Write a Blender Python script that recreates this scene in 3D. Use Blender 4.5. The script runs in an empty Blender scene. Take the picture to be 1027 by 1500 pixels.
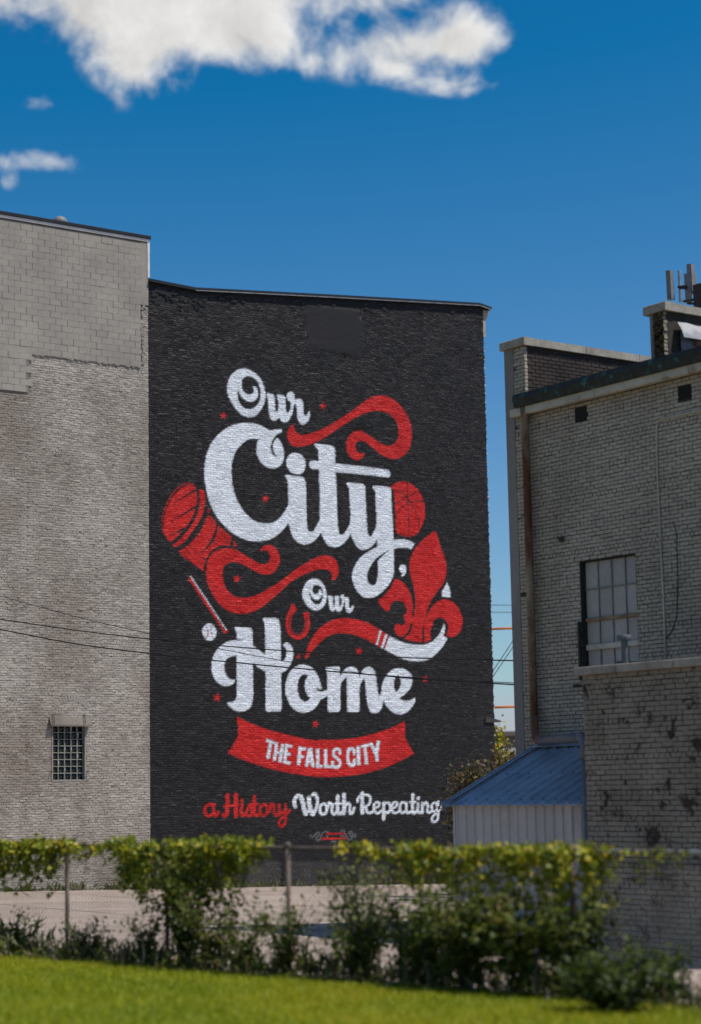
import bpy, math, random
import numpy as np
from math import radians, sin, cos, pi
from mathutils import Vector, Matrix

SC = bpy.context.scene
COL = SC.collection
random.seed(7)
RNG = np.random.default_rng(7)

# ------------------------------------------------------------------ camera
F_PX, CX, CY = 2900.0, 513.5, 750.0          # focal length and centre in photo pixels (1027 x 1500)
PITCH, ROLL, EYE = radians(7.95), -0.0185, 2.95
cam_d = bpy.data.cameras.new('camera')
cam = bpy.data.objects.new('camera', cam_d); COL.objects.link(cam)
cam.location = (0, 0, EYE)
CAM_R = Matrix.Rotation(pi/2 + PITCH, 3, 'X') @ Matrix.Rotation(ROLL, 3, 'Z')
cam.rotation_euler = CAM_R.to_euler()
cam_d.sensor_fit = 'VERTICAL'; cam_d.sensor_height = 36; cam_d.sensor_width = 24.65
cam_d.lens = F_PX/1500*36
cam_d.clip_start = 0.5; cam_d.clip_end = 6000
cam_d.dof.use_dof = True; cam_d.dof.focus_distance = 48; cam_d.dof.aperture_fstop = 0.78
SC.camera = cam
SC.render.resolution_x, SC.render.resolution_y = 701, 1024

# ------------------------------------------------------------------ light, sky, exposure
A_ROT = radians(36)                              # heading of the long mural walls
SUN_LOCAL = Vector((0.40, -0.50, 1.12)).normalized()   # along wall, out of wall, up
SUN_DIR = Matrix.Rotation(A_ROT, 3, 'Z') @ SUN_LOCAL
SUN_EL = math.asin(SUN_DIR.z); SUN_AZ = math.atan2(SUN_DIR.x, SUN_DIR.y)
sun_d = bpy.data.lights.new('sun', 'SUN'); sun_d.energy = 4.6; sun_d.angle = radians(0.53); sun_d.color = (1, 0.95, 0.87)
sun = bpy.data.objects.new('sun', sun_d); COL.objects.link(sun)
sun.location = (40, -10, 60)
sun.rotation_euler = SUN_DIR.to_track_quat('Z', 'Y').to_euler()
VS = SC.view_settings
VS.view_transform = 'Standard'; VS.look = 'None'; VS.gamma = 1; VS.use_curve_mapping = False
VS.exposure = 0.0

def ray(px, py): return CAM_R @ Vector(((px-CX)/F_PX, -(py-CY)/F_PX, -1.0))

def build_world():
    w = bpy.data.worlds.new('World'); SC.world = w; w.use_nodes = True
    nt = w.node_tree; N = nt.nodes; L = nt.links; N.clear()
    def node(t, **k):
        n = N.new(t)
        for a, b in k.items(): setattr(n, a, b)
        return n
    def math_(op, a, b=None, c=None, clamp=False):
        n = node('ShaderNodeMath', operation=op, use_clamp=clamp)
        for i, v in enumerate((a, b, c)):
            if v is None: continue
            if isinstance(v, (int, float)): n.inputs[i].default_value = v
            else: L.new(v, n.inputs[i])
        return n.outputs[0]
    sky = node('ShaderNodeTexSky', sky_type='NISHITA')
    sky.sun_disc = False; sky.sun_elevation = SUN_EL; sky.sun_rotation = SUN_AZ
    sky.air_density = 1.0; sky.dust_density = 0.25; sky.ozone_density = 2.2; sky.altitude = 150
    # polarised-looking, deeper blue: a steeper response of red and green, the same over the whole sky
    sep = node('ShaderNodeSeparateColor'); com = node('ShaderNodeCombineColor'); L.new(sky.outputs[0], sep.inputs[0])
    L.new(math_('ADD', math_('MAXIMUM', math_('MULTIPLY', math_('SUBTRACT', sep.outputs[0], 1.46), 0.95), 0.0), 0.06), com.inputs[0])
    gb = [math_('MULTIPLY', math_('POWER', math_('MULTIPLY', sep.outputs[i], 0.1), g), k) for i, g, k in ((1, 1.3, 9.9), (2, 1.12, 10.5))]
    L.new(math_('MINIMUM', gb[0], math_('MULTIPLY', gb[1], 0.9)), com.inputs[1]); L.new(gb[1], com.inputs[2])
    bg = node('ShaderNodeBackground'); bg.inputs['Strength'].default_value = 0.10
    L.new(com.outputs[0], bg.inputs['Color'])
    # clouds: lumps of vapour given by heading and height above the horizon, broken up by fractal noise
    tc = node('ShaderNodeTexCoord')
    sx = node('ShaderNodeSeparateXYZ'); L.new(tc.outputs['Generated'], sx.inputs[0])
    X, Y, Z = sx.outputs
    az = math_('ARCTAN2', X, Y)                      # heading from +Y, radians
    el = math_('ARCSINE', Z)
    wn = node('ShaderNodeTexNoise'); wn.inputs['Scale'].default_value = 16; wn.inputs['Detail'].default_value = 3
    L.new(tc.outputs['Generated'], wn.inputs['Vector'])
    fine = node('ShaderNodeTexNoise'); fine.inputs['Scale'].default_value = 24; fine.inputs['Detail'].default_value = 9
    fine.inputs['Roughness'].default_value = 0.58; fine.inputs['Distortion'].default_value = 0.35
    L.new(tc.outputs['Generated'], fine.inputs['Vector'])
    # lumps: where they stand in the photograph (centre, half-width, half-height in pixels), amount
    lumps = [(225, 0, 140, 66, 1.10), (200, 92, 46, 48, 0.88), (110, 10, 40, 45, 0.40), (355, 52, 78, 38, 0.82), (500, -2, 80, 20, 0.62), (440, 92, 40, 12, 0.30), (595, 76, 95, 34, 0.92),
             (690, 52, 42, 34, 0.72), (575, 106, 28, 14, 0.40), (695, 127, 52, 14, 0.66), (45, 238, 58, 16, 0.74),
             (14, 268, 22, 13, 0.58), (8, 12, 22, 30, 0.36), (62, 150, 32, 12, 0.40), (260, -190, 300, 110, 1.0)]
    blobs = []
    for px, py, hw, hh, k in lumps:
        d = ray(px, py).normalized()
        blobs.append((math.atan2(d.x, d.y), math.asin(d.z), hw/F_PX/0.96, hh/F_PX, k))
    tot = None
    for a, e, wa, we, k in blobs:
        da = math_('DIVIDE', math_('SUBTRACT', az, a), wa); de = math_('DIVIDE', math_('SUBTRACT', el, e), we)
        r2 = math_('ADD', math_('MULTIPLY', da, da), math_('MULTIPLY', de, de))
        g = math_('MULTIPLY', math_('EXPONENT', math_('MULTIPLY', r2, -0.75)), k)
        tot = g if tot is None else math_('ADD', tot, g)
    # unseen clouds over the rest of the sky, cover raised for neutral fill light
    gen = node('ShaderNodeTexNoise'); gen.inputs['Scale'].default_value = 3.1; gen.inputs['Detail'].default_value = 7; gen.inputs['Roughness'].default_value = 0.55
    mp = node('ShaderNodeMapping'); mp.inputs['Scale'].default_value = (1, 1, 2.2); L.new(tc.outputs['Generated'], mp.inputs[0]); L.new(mp.outputs[0], gen.inputs['Vector'])
    away = node('ShaderNodeMapRange'); away.interpolation_type = 'SMOOTHSTEP'
    L.new(math_('ABSOLUTE', az), away.inputs[0]); away.inputs[1].default_value = 0.22; away.inputs[2].default_value = 0.6
    away2 = node('ShaderNodeMapRange'); away2.interpolation_type = 'SMOOTHSTEP'
    L.new(el, away2.inputs[0]); away2.inputs[1].default_value = 0.42; away2.inputs[2].default_value = 0.7
    aw = math_('MAXIMUM', away.outputs[0], away2.outputs[0])
    low = node('ShaderNodeMapRange'); L.new(gen.outputs[0], low.inputs[0]); low.inputs[1].default_value = 0.48; low.inputs[2].default_value = 0.72; low.inputs[3].default_value = 0; low.inputs[4].default_value = 1.0
    tot = math_('ADD', tot, math_('MULTIPLY', aw, low.outputs[0]))
    wisp = node('ShaderNodeTexNoise'); wisp.inputs['Scale'].default_value = 75; wisp.inputs['Detail'].default_value = 6; wisp.inputs['Roughness'].default_value = 0.6
    L.new(tc.outputs['Generated'], wisp.inputs['Vector'])
    off = node('ShaderNodeVectorMath', operation='ADD'); L.new(tc.outputs['Generated'], off.inputs[0]); off.inputs[1].default_value = (0.008, 0.0, 0.011)
    lit = node('ShaderNodeTexNoise'); lit.inputs['Scale'].default_value = 24; lit.inputs['Detail'].default_value = 9; lit.inputs['Roughness'].default_value = 0.58; lit.inputs['Distortion'].default_value = 0.35
    L.new(off.outputs[0], lit.inputs['Vector'])
    dens = math_('ADD', tot, math_('MULTIPLY', math_('SUBTRACT', fine.outputs[0], 0.5), 2.2))
    dens = math_('ADD', dens, math_('MULTIPLY', math_('SUBTRACT', wisp.outputs[0], 0.5), 0.75))
    painted_shading = math_('MULTIPLY', math_('SUBTRACT', lit.outputs[0], fine.outputs[0]), 1.7)  # sunlit tops and shaded undersides painted into the cloud colour
    cov = node('ShaderNodeMapRange'); cov.interpolation_type = 'SMOOTHSTEP'
    L.new(dens, cov.inputs[0]); cov.inputs[1].default_value = 0.16; cov.inputs[2].default_value = 1.05
    # only where some lump is
    gate = node('ShaderNodeMapRange'); gate.interpolation_type = 'SMOOTHSTEP'; L.new(tot, gate.inputs[0]); gate.inputs[1].default_value = 0.10; gate.inputs[2].default_value = 0.32
    fac = math_('MULTIPLY', math_('MULTIPLY', cov.outputs[0], gate.outputs[0]), 0.98)
    ramp = node('ShaderNodeMapRange'); L.new(dens, ramp.inputs[0]); ramp.inputs[1].default_value = 0.6; ramp.inputs[2].default_value = 1.9; ramp.clamp = True
    soft = math_('ADD', math_('ADD', math_('MULTIPLY', ramp.outputs[0], 0.42), painted_shading), math_('MULTIPLY', wn.outputs[0], 0.25), clamp=True)
    mix = node('ShaderNodeMix', data_type='RGBA'); L.new(soft, mix.inputs[0])
    mix.inputs[6].default_value = (0.95, 0.94, 0.92, 1); mix.inputs[7].default_value = (0.50, 0.475, 0.455, 1)
    cb = node('ShaderNodeBackground'); cb.inputs['Strength'].default_value = 0.92; L.new(mix.outputs[2], cb.inputs['Color'])
    ms = node('ShaderNodeMixShader'); L.new(fac, ms.inputs[0]); L.new(bg.outputs[0], ms.inputs[1]); L.new(cb.outputs[0], ms.inputs[2])
    out = node('ShaderNodeOutputWorld'); L.new(ms.outputs[0], out.inputs['Surface'])
build_world()

# ------------------------------------------------------------------ geometry helpers
def on_z(px, py, z):
    r = ray(px, py); return Vector((0, 0, EYE)) + r*((z-EYE)/r.z)
def at_y(px, py, y):
    r = ray(px, py); return Vector((0, 0, EYE)) + r*(y/r.y)

class Frame:
    """local axes of a building: x along the wall to the right, y into the building, z up"""
    def __init__(s, p, a):
        s.p = Vector(p); s.a = a; s.M = Matrix.Rotation(a, 3, 'Z'); s.MT = s.M.transposed()
    def hit(s, px, py, axis, v):
        o = s.MT @ (Vector((0, 0, EYE)) - s.p); r = s.MT @ ray(px, py)
        return o + r*((v-o[axis])/r[axis])
    def loc(s, w): return s.MT @ (Vector(w) - s.p)
    def w(s, q): return s.p + s.M @ Vector(q)

WA = Frame(on_z(221, 1302, 0), A_ROT)                                   # grey wall and mural wall
pb = at_y(765, 1090, 38.0); pb.z = 0
WB = Frame(pb, A_ROT - pi/2)                                             # white brick building on the right
GY = lambda x: -0.028*x                                                  # the lot falls gently along the walls

def link(o, parent=None, label=None, cat=None, group=None, kind=None):
    COL.objects.link(o)
    if parent is not None: o.parent = parent
    for k, v in (('label', label), ('category', cat), ('group', group), ('kind', kind)):
        if v: o[k] = v
    return o
def thing(name, label, cat, loc=(0, 0, 0), rz=0, group=None):
    o = bpy.data.objects.new(name, None); o.empty_display_size = 0.3
    o.location = loc; o.rotation_euler = (0, 0, rz)
    return link(o, None, label, cat, group)

def np_mesh(name, V, Q, m, smooth=False, tint=None, paint=None):
    V = np.asarray(V, np.float32).reshape(-1, 3); Q = np.asarray(Q, np.int32); k = Q.shape[1]
    me = bpy.data.meshes.new(name)
    me.vertices.add(len(V)); me.vertices.foreach_set('co', V.ravel())
    me.loops.add(Q.size); me.loops.foreach_set('vertex_index', Q.ravel())
    me.polygons.add(len(Q)); me.polygons.foreach_set('loop_start', np.arange(0, Q.size, k, dtype=np.int32))
    me.polygons.foreach_set('use_smooth', np.full(len(Q), bool(smooth)))
    if tint is not None:
        at = me.attributes.new('tint', 'FLOAT', 'POINT'); at.data.foreach_set('value', np.asarray(tint, np.float32).ravel())
    if paint is not None:
        at = me.attributes.new('paint', 'FLOAT_VECTOR', 'POINT'); at.data.foreach_set('vector', np.asarray(paint, np.float32).ravel())
    me.update(calc_edges=True); me.validate()
    if m: me.materials.append(m)
    return me
def np_obj(name, V, Q, m, parent=None, **k):
    kind = k.pop('kind', None); lab = k.pop('label', None); cat = k.pop('cat', None); grp = k.pop('group', None)
    return link(bpy.data.objects.new(name, np_mesh(name, V, Q, m, **k)), parent, lab, cat, grp, kind)

class MB:
    """collects boxes, prisms and tubes into one mesh"""
    def __init__(s): s.v = []; s.f = []
    def add(s, v, f):
        b = len(s.v); s.v += [tuple(p) for p in v]; s.f += [tuple(b+i for i in q) for q in f]; return s
    def box(s, x0, x1, y0, y1, z0, z1, ch=0.0):
        if ch <= 0:
            return s.add([(x0,y0,z0),(x1,y0,z0),(x1,y1,z0),(x0,y1,z0),(x0,y0,z1),(x1,y0,z1),(x1,y1,z1),(x0,y1,z1)],
                  [(0,3,2,1),(4,5,6,7),(0,1,5,4),(1,2,6,5),(2,3,7,6),(3,0,4,7)])
        # front edge (y0) chamfered
        v = [(x0,y1,z0),(x1,y1,z0),(x1,y1,z1),(x0,y1,z1),(x0,y0+ch,z0),(x1,y0+ch,z0),(x1,y0+ch,z1),(x0,y0+ch,z1),
             (x0+ch,y0,z0+ch),(x1-ch,y0,z0+ch),(x1-ch,y0,z1-ch),(x0+ch,y0,z1-ch)]
        return s.add(v, [(0,1,2,3),(8,9,10,11),(4,5,9,8),(5,6,10,9),(6,7,11,10),(7,4,8,11),(0,4,5,1)[::-1],(1,5,6,2)[::-1],(2,6,7,3)[::-1],(3,7,4,0)[::-1]])
    def prism(s, poly, d):
        n = len(poly); d = Vector(d); a = [Vector(p) for p in poly]; v = a + [p+d for p in a]
        return s.add(v, [tuple(range(n))[::-1], tuple(range(n, 2*n))] + [(i, (i+1) % n, n+(i+1) % n, n+i) for i in range(n)])
    def tube(s, pts, r, n=8, caps=True):
        pts = [Vector(p) for p in pts]; m = len(pts)
        rr = r if isinstance(r, (list, tuple)) else [r]*m
        v = []; up = None
        for i, p in enumerate(pts):
            t = (pts[min(i+1, m-1)] - pts[max(i-1, 0)]).normalized()
            if up is None:
                up = Vector((0, 0, 1)) if abs(t.z) < 0.9 else Vector((1, 0, 0))
            a = t.cross(up).normalized(); b = a.cross(t).normalized(); up = b
            for k in range(n):
                q = 2*pi*k/n; v.append(p + a*(cos(q)*rr[i]) + b*(sin(q)*rr[i]))
        f = [(i*n+k, i*n+(k+1) % n, (i+1)*n+(k+1) % n, (i+1)*n+k) for i in range(m-1) for k in range(n)]
        if caps: f += [tuple(range(n))[::-1], tuple(range((m-1)*n, m*n))]
        return s.add(v, f)
    def lathe(s, c, prof, n=16):
        c = Vector(c); v = []
        for r, z in prof:
            for k in range(n): v.append(c + Vector((r*cos(2*pi*k/n), r*sin(2*pi*k/n), z)))
        m = len(prof)
        return s.add(v, [(i*n+k, i*n+(k+1) % n, (i+1)*n+(k+1) % n, (i+1)*n+k) for i in range(m-1) for k in range(n)] + [tuple(range(n))[::-1], tuple(range((m-1)*n, m*n))])
    def mesh(s, name, m, smooth=False):
        me = bpy.data.meshes.new(name); me.from_pydata(s.v, [], s.f); me.validate(); me.update()
        if m: me.materials.append(m)
        me.polygons.foreach_set('use_smooth', np.full(len(me.polygons), bool(smooth)))
        return me
    def obj(s, name, m, parent=None, smooth=False, **k):
        return link(bpy.data.objects.new(name, s.mesh(name, m, smooth)), parent, **k)

def spline(pts, closed=False, sub=8):
    """Catmull-Rom through pts; a point (x, y, 1) is a sharp corner"""
    P = [np.array(p[:2], float) for p in pts]; cor = [len(p) > 2 for p in pts]; n = len(P); out = []
    for i in range(n if closed else n-1):
        p1, p2 = P[i], P[(i+1) % n]
        p0 = P[i-1] if (closed or i > 0) else p1
        p3 = P[(i+2) % n] if (closed or i+2 < n) else p2
        if cor[i]: p0 = p1 - (p2-p1)*0.3
        if cor[(i+1) % n]: p3 = p2 + (p2-p1)*0.3
        m1, m2 = (p2-p0)/2, (p3-p1)/2
        for k in range(sub):
            t = k/sub; t2 = t*t; t3 = t2*t
            out.append((2*t3-3*t2+1)*p1 + (t3-2*t2+t)*m1 + (-2*t3+3*t2)*p2 + (t3-t2)*m2)
    if not closed: out.append(P[-1])
    return np.array(out)

# ------------------------------------------------------------------ materials
def material(name, col, rough=0.8, var=0.25, scale=1.5, col2=None, fine=0.15, fscale=30, bump=0.0, bscale=60, metal=0.0,
             tint=0.0, stain=None, stain_scale=0.6, stain_lo=0.55, stain_hi=0.7, streak=1.0, spec=0.4, trans=0.0, stain2=None, s2=(2.5, .6, .66)):
    m = bpy.data.materials.new(name); m.use_nodes = True
    nt = m.node_tree; N = nt.nodes; L = nt.links
    b = N['Principled BSDF']; b.inputs['Roughness'].default_value = rough; b.inputs['Metallic'].default_value = metal
    b.inputs['Specular IOR Level'].default_value = spec
    geo = N.new('ShaderNodeNewGeometry')
    mp = N.new('ShaderNodeMapping'); mp.inputs['Scale'].default_value = (1, 1, streak); L.new(geo.outputs['Position'], mp.inputs[0])
    def noise(sc, det=5, ro=0.55, vec=None):
        n = N.new('ShaderNodeTexNoise'); n.inputs['Scale'].default_value = sc; n.inputs['Detail'].default_value = det; n.inputs['Roughness'].default_value = ro
        L.new(vec or mp.outputs[0], n.inputs['Vector']); return n.outputs[0]
    def mrange(x, a, b_, c, d):
        r = N.new('ShaderNodeMapRange'); L.new(x, r.inputs[0])
        for i, v in enumerate((a, b_, c, d)): r.inputs[i+1].default_value = v
        return r.outputs[0]
    def mix(f, a, c, typ='MIX'):
        x = N.new('ShaderNodeMix'); x.data_type = 'RGBA'; x.blend_type = typ
        if isinstance(f, float): x.inputs[0].default_value = f
        else: L.new(f, x.inputs[0])
        for i, v in ((6, a), (7, c)):
            if isinstance(v, tuple): x.inputs[i].default_value = (*v, 1)
            else: L.new(v, x.inputs[i])
        return x.outputs[2]
    c2 = col2 or tuple(v*(1-var*1.3) for v in col)
    c = mix(mrange(noise(scale), 0.32, 0.68, 0, 1), tuple(min(1, v*(1+var*0.3)) for v in col), c2)
    if fine:
        g = N.new('ShaderNodeCombineColor'); f = mrange(noise(fscale, 4, 0.6, geo.outputs['Position']), 0.25, 0.75, 1-fine, 1+fine)
        for i in range(3): L.new(f, g.inputs[i])
        c = mix(1.0, c, g.outputs[0], 'MULTIPLY')
    if tint:
        at = N.new('ShaderNodeAttribute'); at.attribute_name = 'tint'
        g = N.new('ShaderNodeCombineColor'); f = mrange(at.outputs['Fac'], 0, 1, 1-tint, 1+tint)
        for i in range(3): L.new(f, g.inputs[i])
        c = mix(1.0, c, g.outputs[0], 'MULTIPLY')
    if stain:
        c = mix(mrange(noise(stain_scale, 7, 0.62), stain_lo, stain_hi, 0, 1), c, stain)
    if stain2:
        c = mix(mrange(noise(s2[0], 8, 0.68, geo.outputs['Position']), s2[1], s2[2], 0, 1), c, stain2)
    L.new(c, b.inputs['Base Color'])
    if bump:
        bp = N.new('ShaderNodeBump'); bp.inputs['Strength'].default_value = bump; bp.inputs['Distance'].default_value = 0.01
        L.new(noise(bscale, 6, 0.6, geo.outputs['Position']), bp.inputs['Height']); L.new(bp.outputs[0], b.inputs['Normal'])
    if trans:
        tr = N.new('ShaderNodeBsdfTranslucent'); L.new(c, tr.inputs[0]); ms = N.new('ShaderNodeMixShader'); ms.inputs[0].default_value = trans
        L.new(b.outputs[0], ms.inputs[1]); L.new(tr.outputs[0], ms.inputs[2]); L.new(ms.outputs[0], N['Material Output'].inputs[0])
    return m

def leaf_material(name, ramp, rough=0.5, trans=0.35):
    """leaf colour picked per leaf by its 'tint'"""
    m = bpy.data.materials.new(name); m.use_nodes = True
    nt = m.node_tree; N = nt.nodes; L = nt.links; b = N['Principled BSDF']; b.inputs['Roughness'].default_value = rough
    b.inputs['Specular IOR Level'].default_value = 0.35
    at = N.new('ShaderNodeAttribute'); at.attribute_name = 'tint'
    cr = N.new('ShaderNodeValToRGB'); L.new(at.outputs['Fac'], cr.inputs[0])
    while len(cr.color_ramp.elements) < len(ramp): cr.color_ramp.elements.new(0.5)
    for e, (p, c) in zip(cr.color_ramp.elements, ramp): e.position = p; e.color = (*c, 1)
    L.new(cr.outputs[0], b.inputs['Base Color'])
    tr = N.new('ShaderNodeBsdfTranslucent'); L.new(cr.outputs[0], tr.inputs[0]); ms = N.new('ShaderNodeMixShader'); ms.inputs[0].default_value = trans
    L.new(b.outputs[0], ms.inputs[1]); L.new(tr.outputs[0], ms.inputs[2]); L.new(ms.outputs[0], N['Material Output'].inputs[0])
    return m

def mural_material():
    """black masonry paint with the mural's white and red from the 'paint' attribute (x white, y red, z grey)"""
    m = bpy.data.materials.new('mural_paint'); m.use_nodes = True
    nt = m.node_tree; N = nt.nodes; L = nt.links; b = N['Principled BSDF']; b.inputs['Roughness'].default_value = 0.58; b.inputs['Specular IOR Level'].default_value = 0.26
    geo = N.new('ShaderNodeNewGeometry')
    def noise(sc, det=5, ro=0.6):
        n = N.new('ShaderNodeTexNoise'); n.inputs['Scale'].default_value = sc; n.inputs['Detail'].default_value = det; n.inputs['Roughness'].default_value = ro
        L.new(geo.outputs['Position'], n.inputs['Vector']); return n.outputs[0]
    def mr(x, a, b_, c, d):
        r = N.new('ShaderNodeMapRange'); L.new(x, r.inputs[0])
        for i, v in enumerate((a, b_, c, d)): r.inputs[i+1].default_value = v
        return r.outputs[0]
    def mix(f, a, c, typ='MIX'):
        x = N.new('ShaderNodeMix'); x.data_type = 'RGBA'; x.blend_type = typ
        if isinstance(f, float): x.inputs[0].default_value = f
        else: L.new(f, x.inputs[0])
        for i, v in ((6, a), (7, c)):
            if isinstance(v, tuple): x.inputs[i].default_value = (*v, 1)
            else: L.new(v, x.inputs[i])
        return x.outputs[2]
    at = N.new('ShaderNodeAttribute'); at.attribute_name = 'paint'
    sp = N.new('ShaderNodeSeparateXYZ'); L.new(at.outputs['Vector'], sp.inputs[0])
    c = mix(mr(noise(0.35), 0.35, 0.65, 0, 1), (0.020, 0.0178, 0.0185), (0.013, 0.012, 0.0128))
    c = mix(mr(noise(6, 6, 0.7), 0.60, 0.80, 0, 0.55), c, (0.046, 0.039, 0.036))
    c = mix(sp.outputs[2], c, (0.11, 0.11, 0.115))
    red = mix(mr(noise(1.2), 0.35, 0.7, 0, 1), (0.60, 0.021, 0.018), (0.46, 0.012, 0.012))
    c = mix(sp.outputs[1], c, red)
    wht = mix(mr(noise(0.8), 0.35, 0.7, 0, 1), (0.76, 0.80, 0.85), (0.66, 0.70, 0.75))
    c = mix(sp.outputs[0], c, wht)
    ti = N.new('ShaderNodeAttribute'); ti.attribute_name = 'tint'
    g = N.new('ShaderNodeCombineColor'); f = mr(ti.outputs['Fac'], 0, 1, 0.82, 1.10)
    for i in range(3): L.new(f, g.inputs[i])
    c = mix(1.0, c, g.outputs[0], 'MULTIPLY')
    L.new(c, b.inputs['Base Color'])
    bp = N.new('ShaderNodeBump'); bp.inputs['Strength'].default_value = 0.35; bp.inputs['Distance'].default_value = 0.010
    L.new(noise(22, 6, 0.65), bp.inputs['Height']); L.new(bp.outputs[0], b.inputs['Normal'])
    return m

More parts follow.
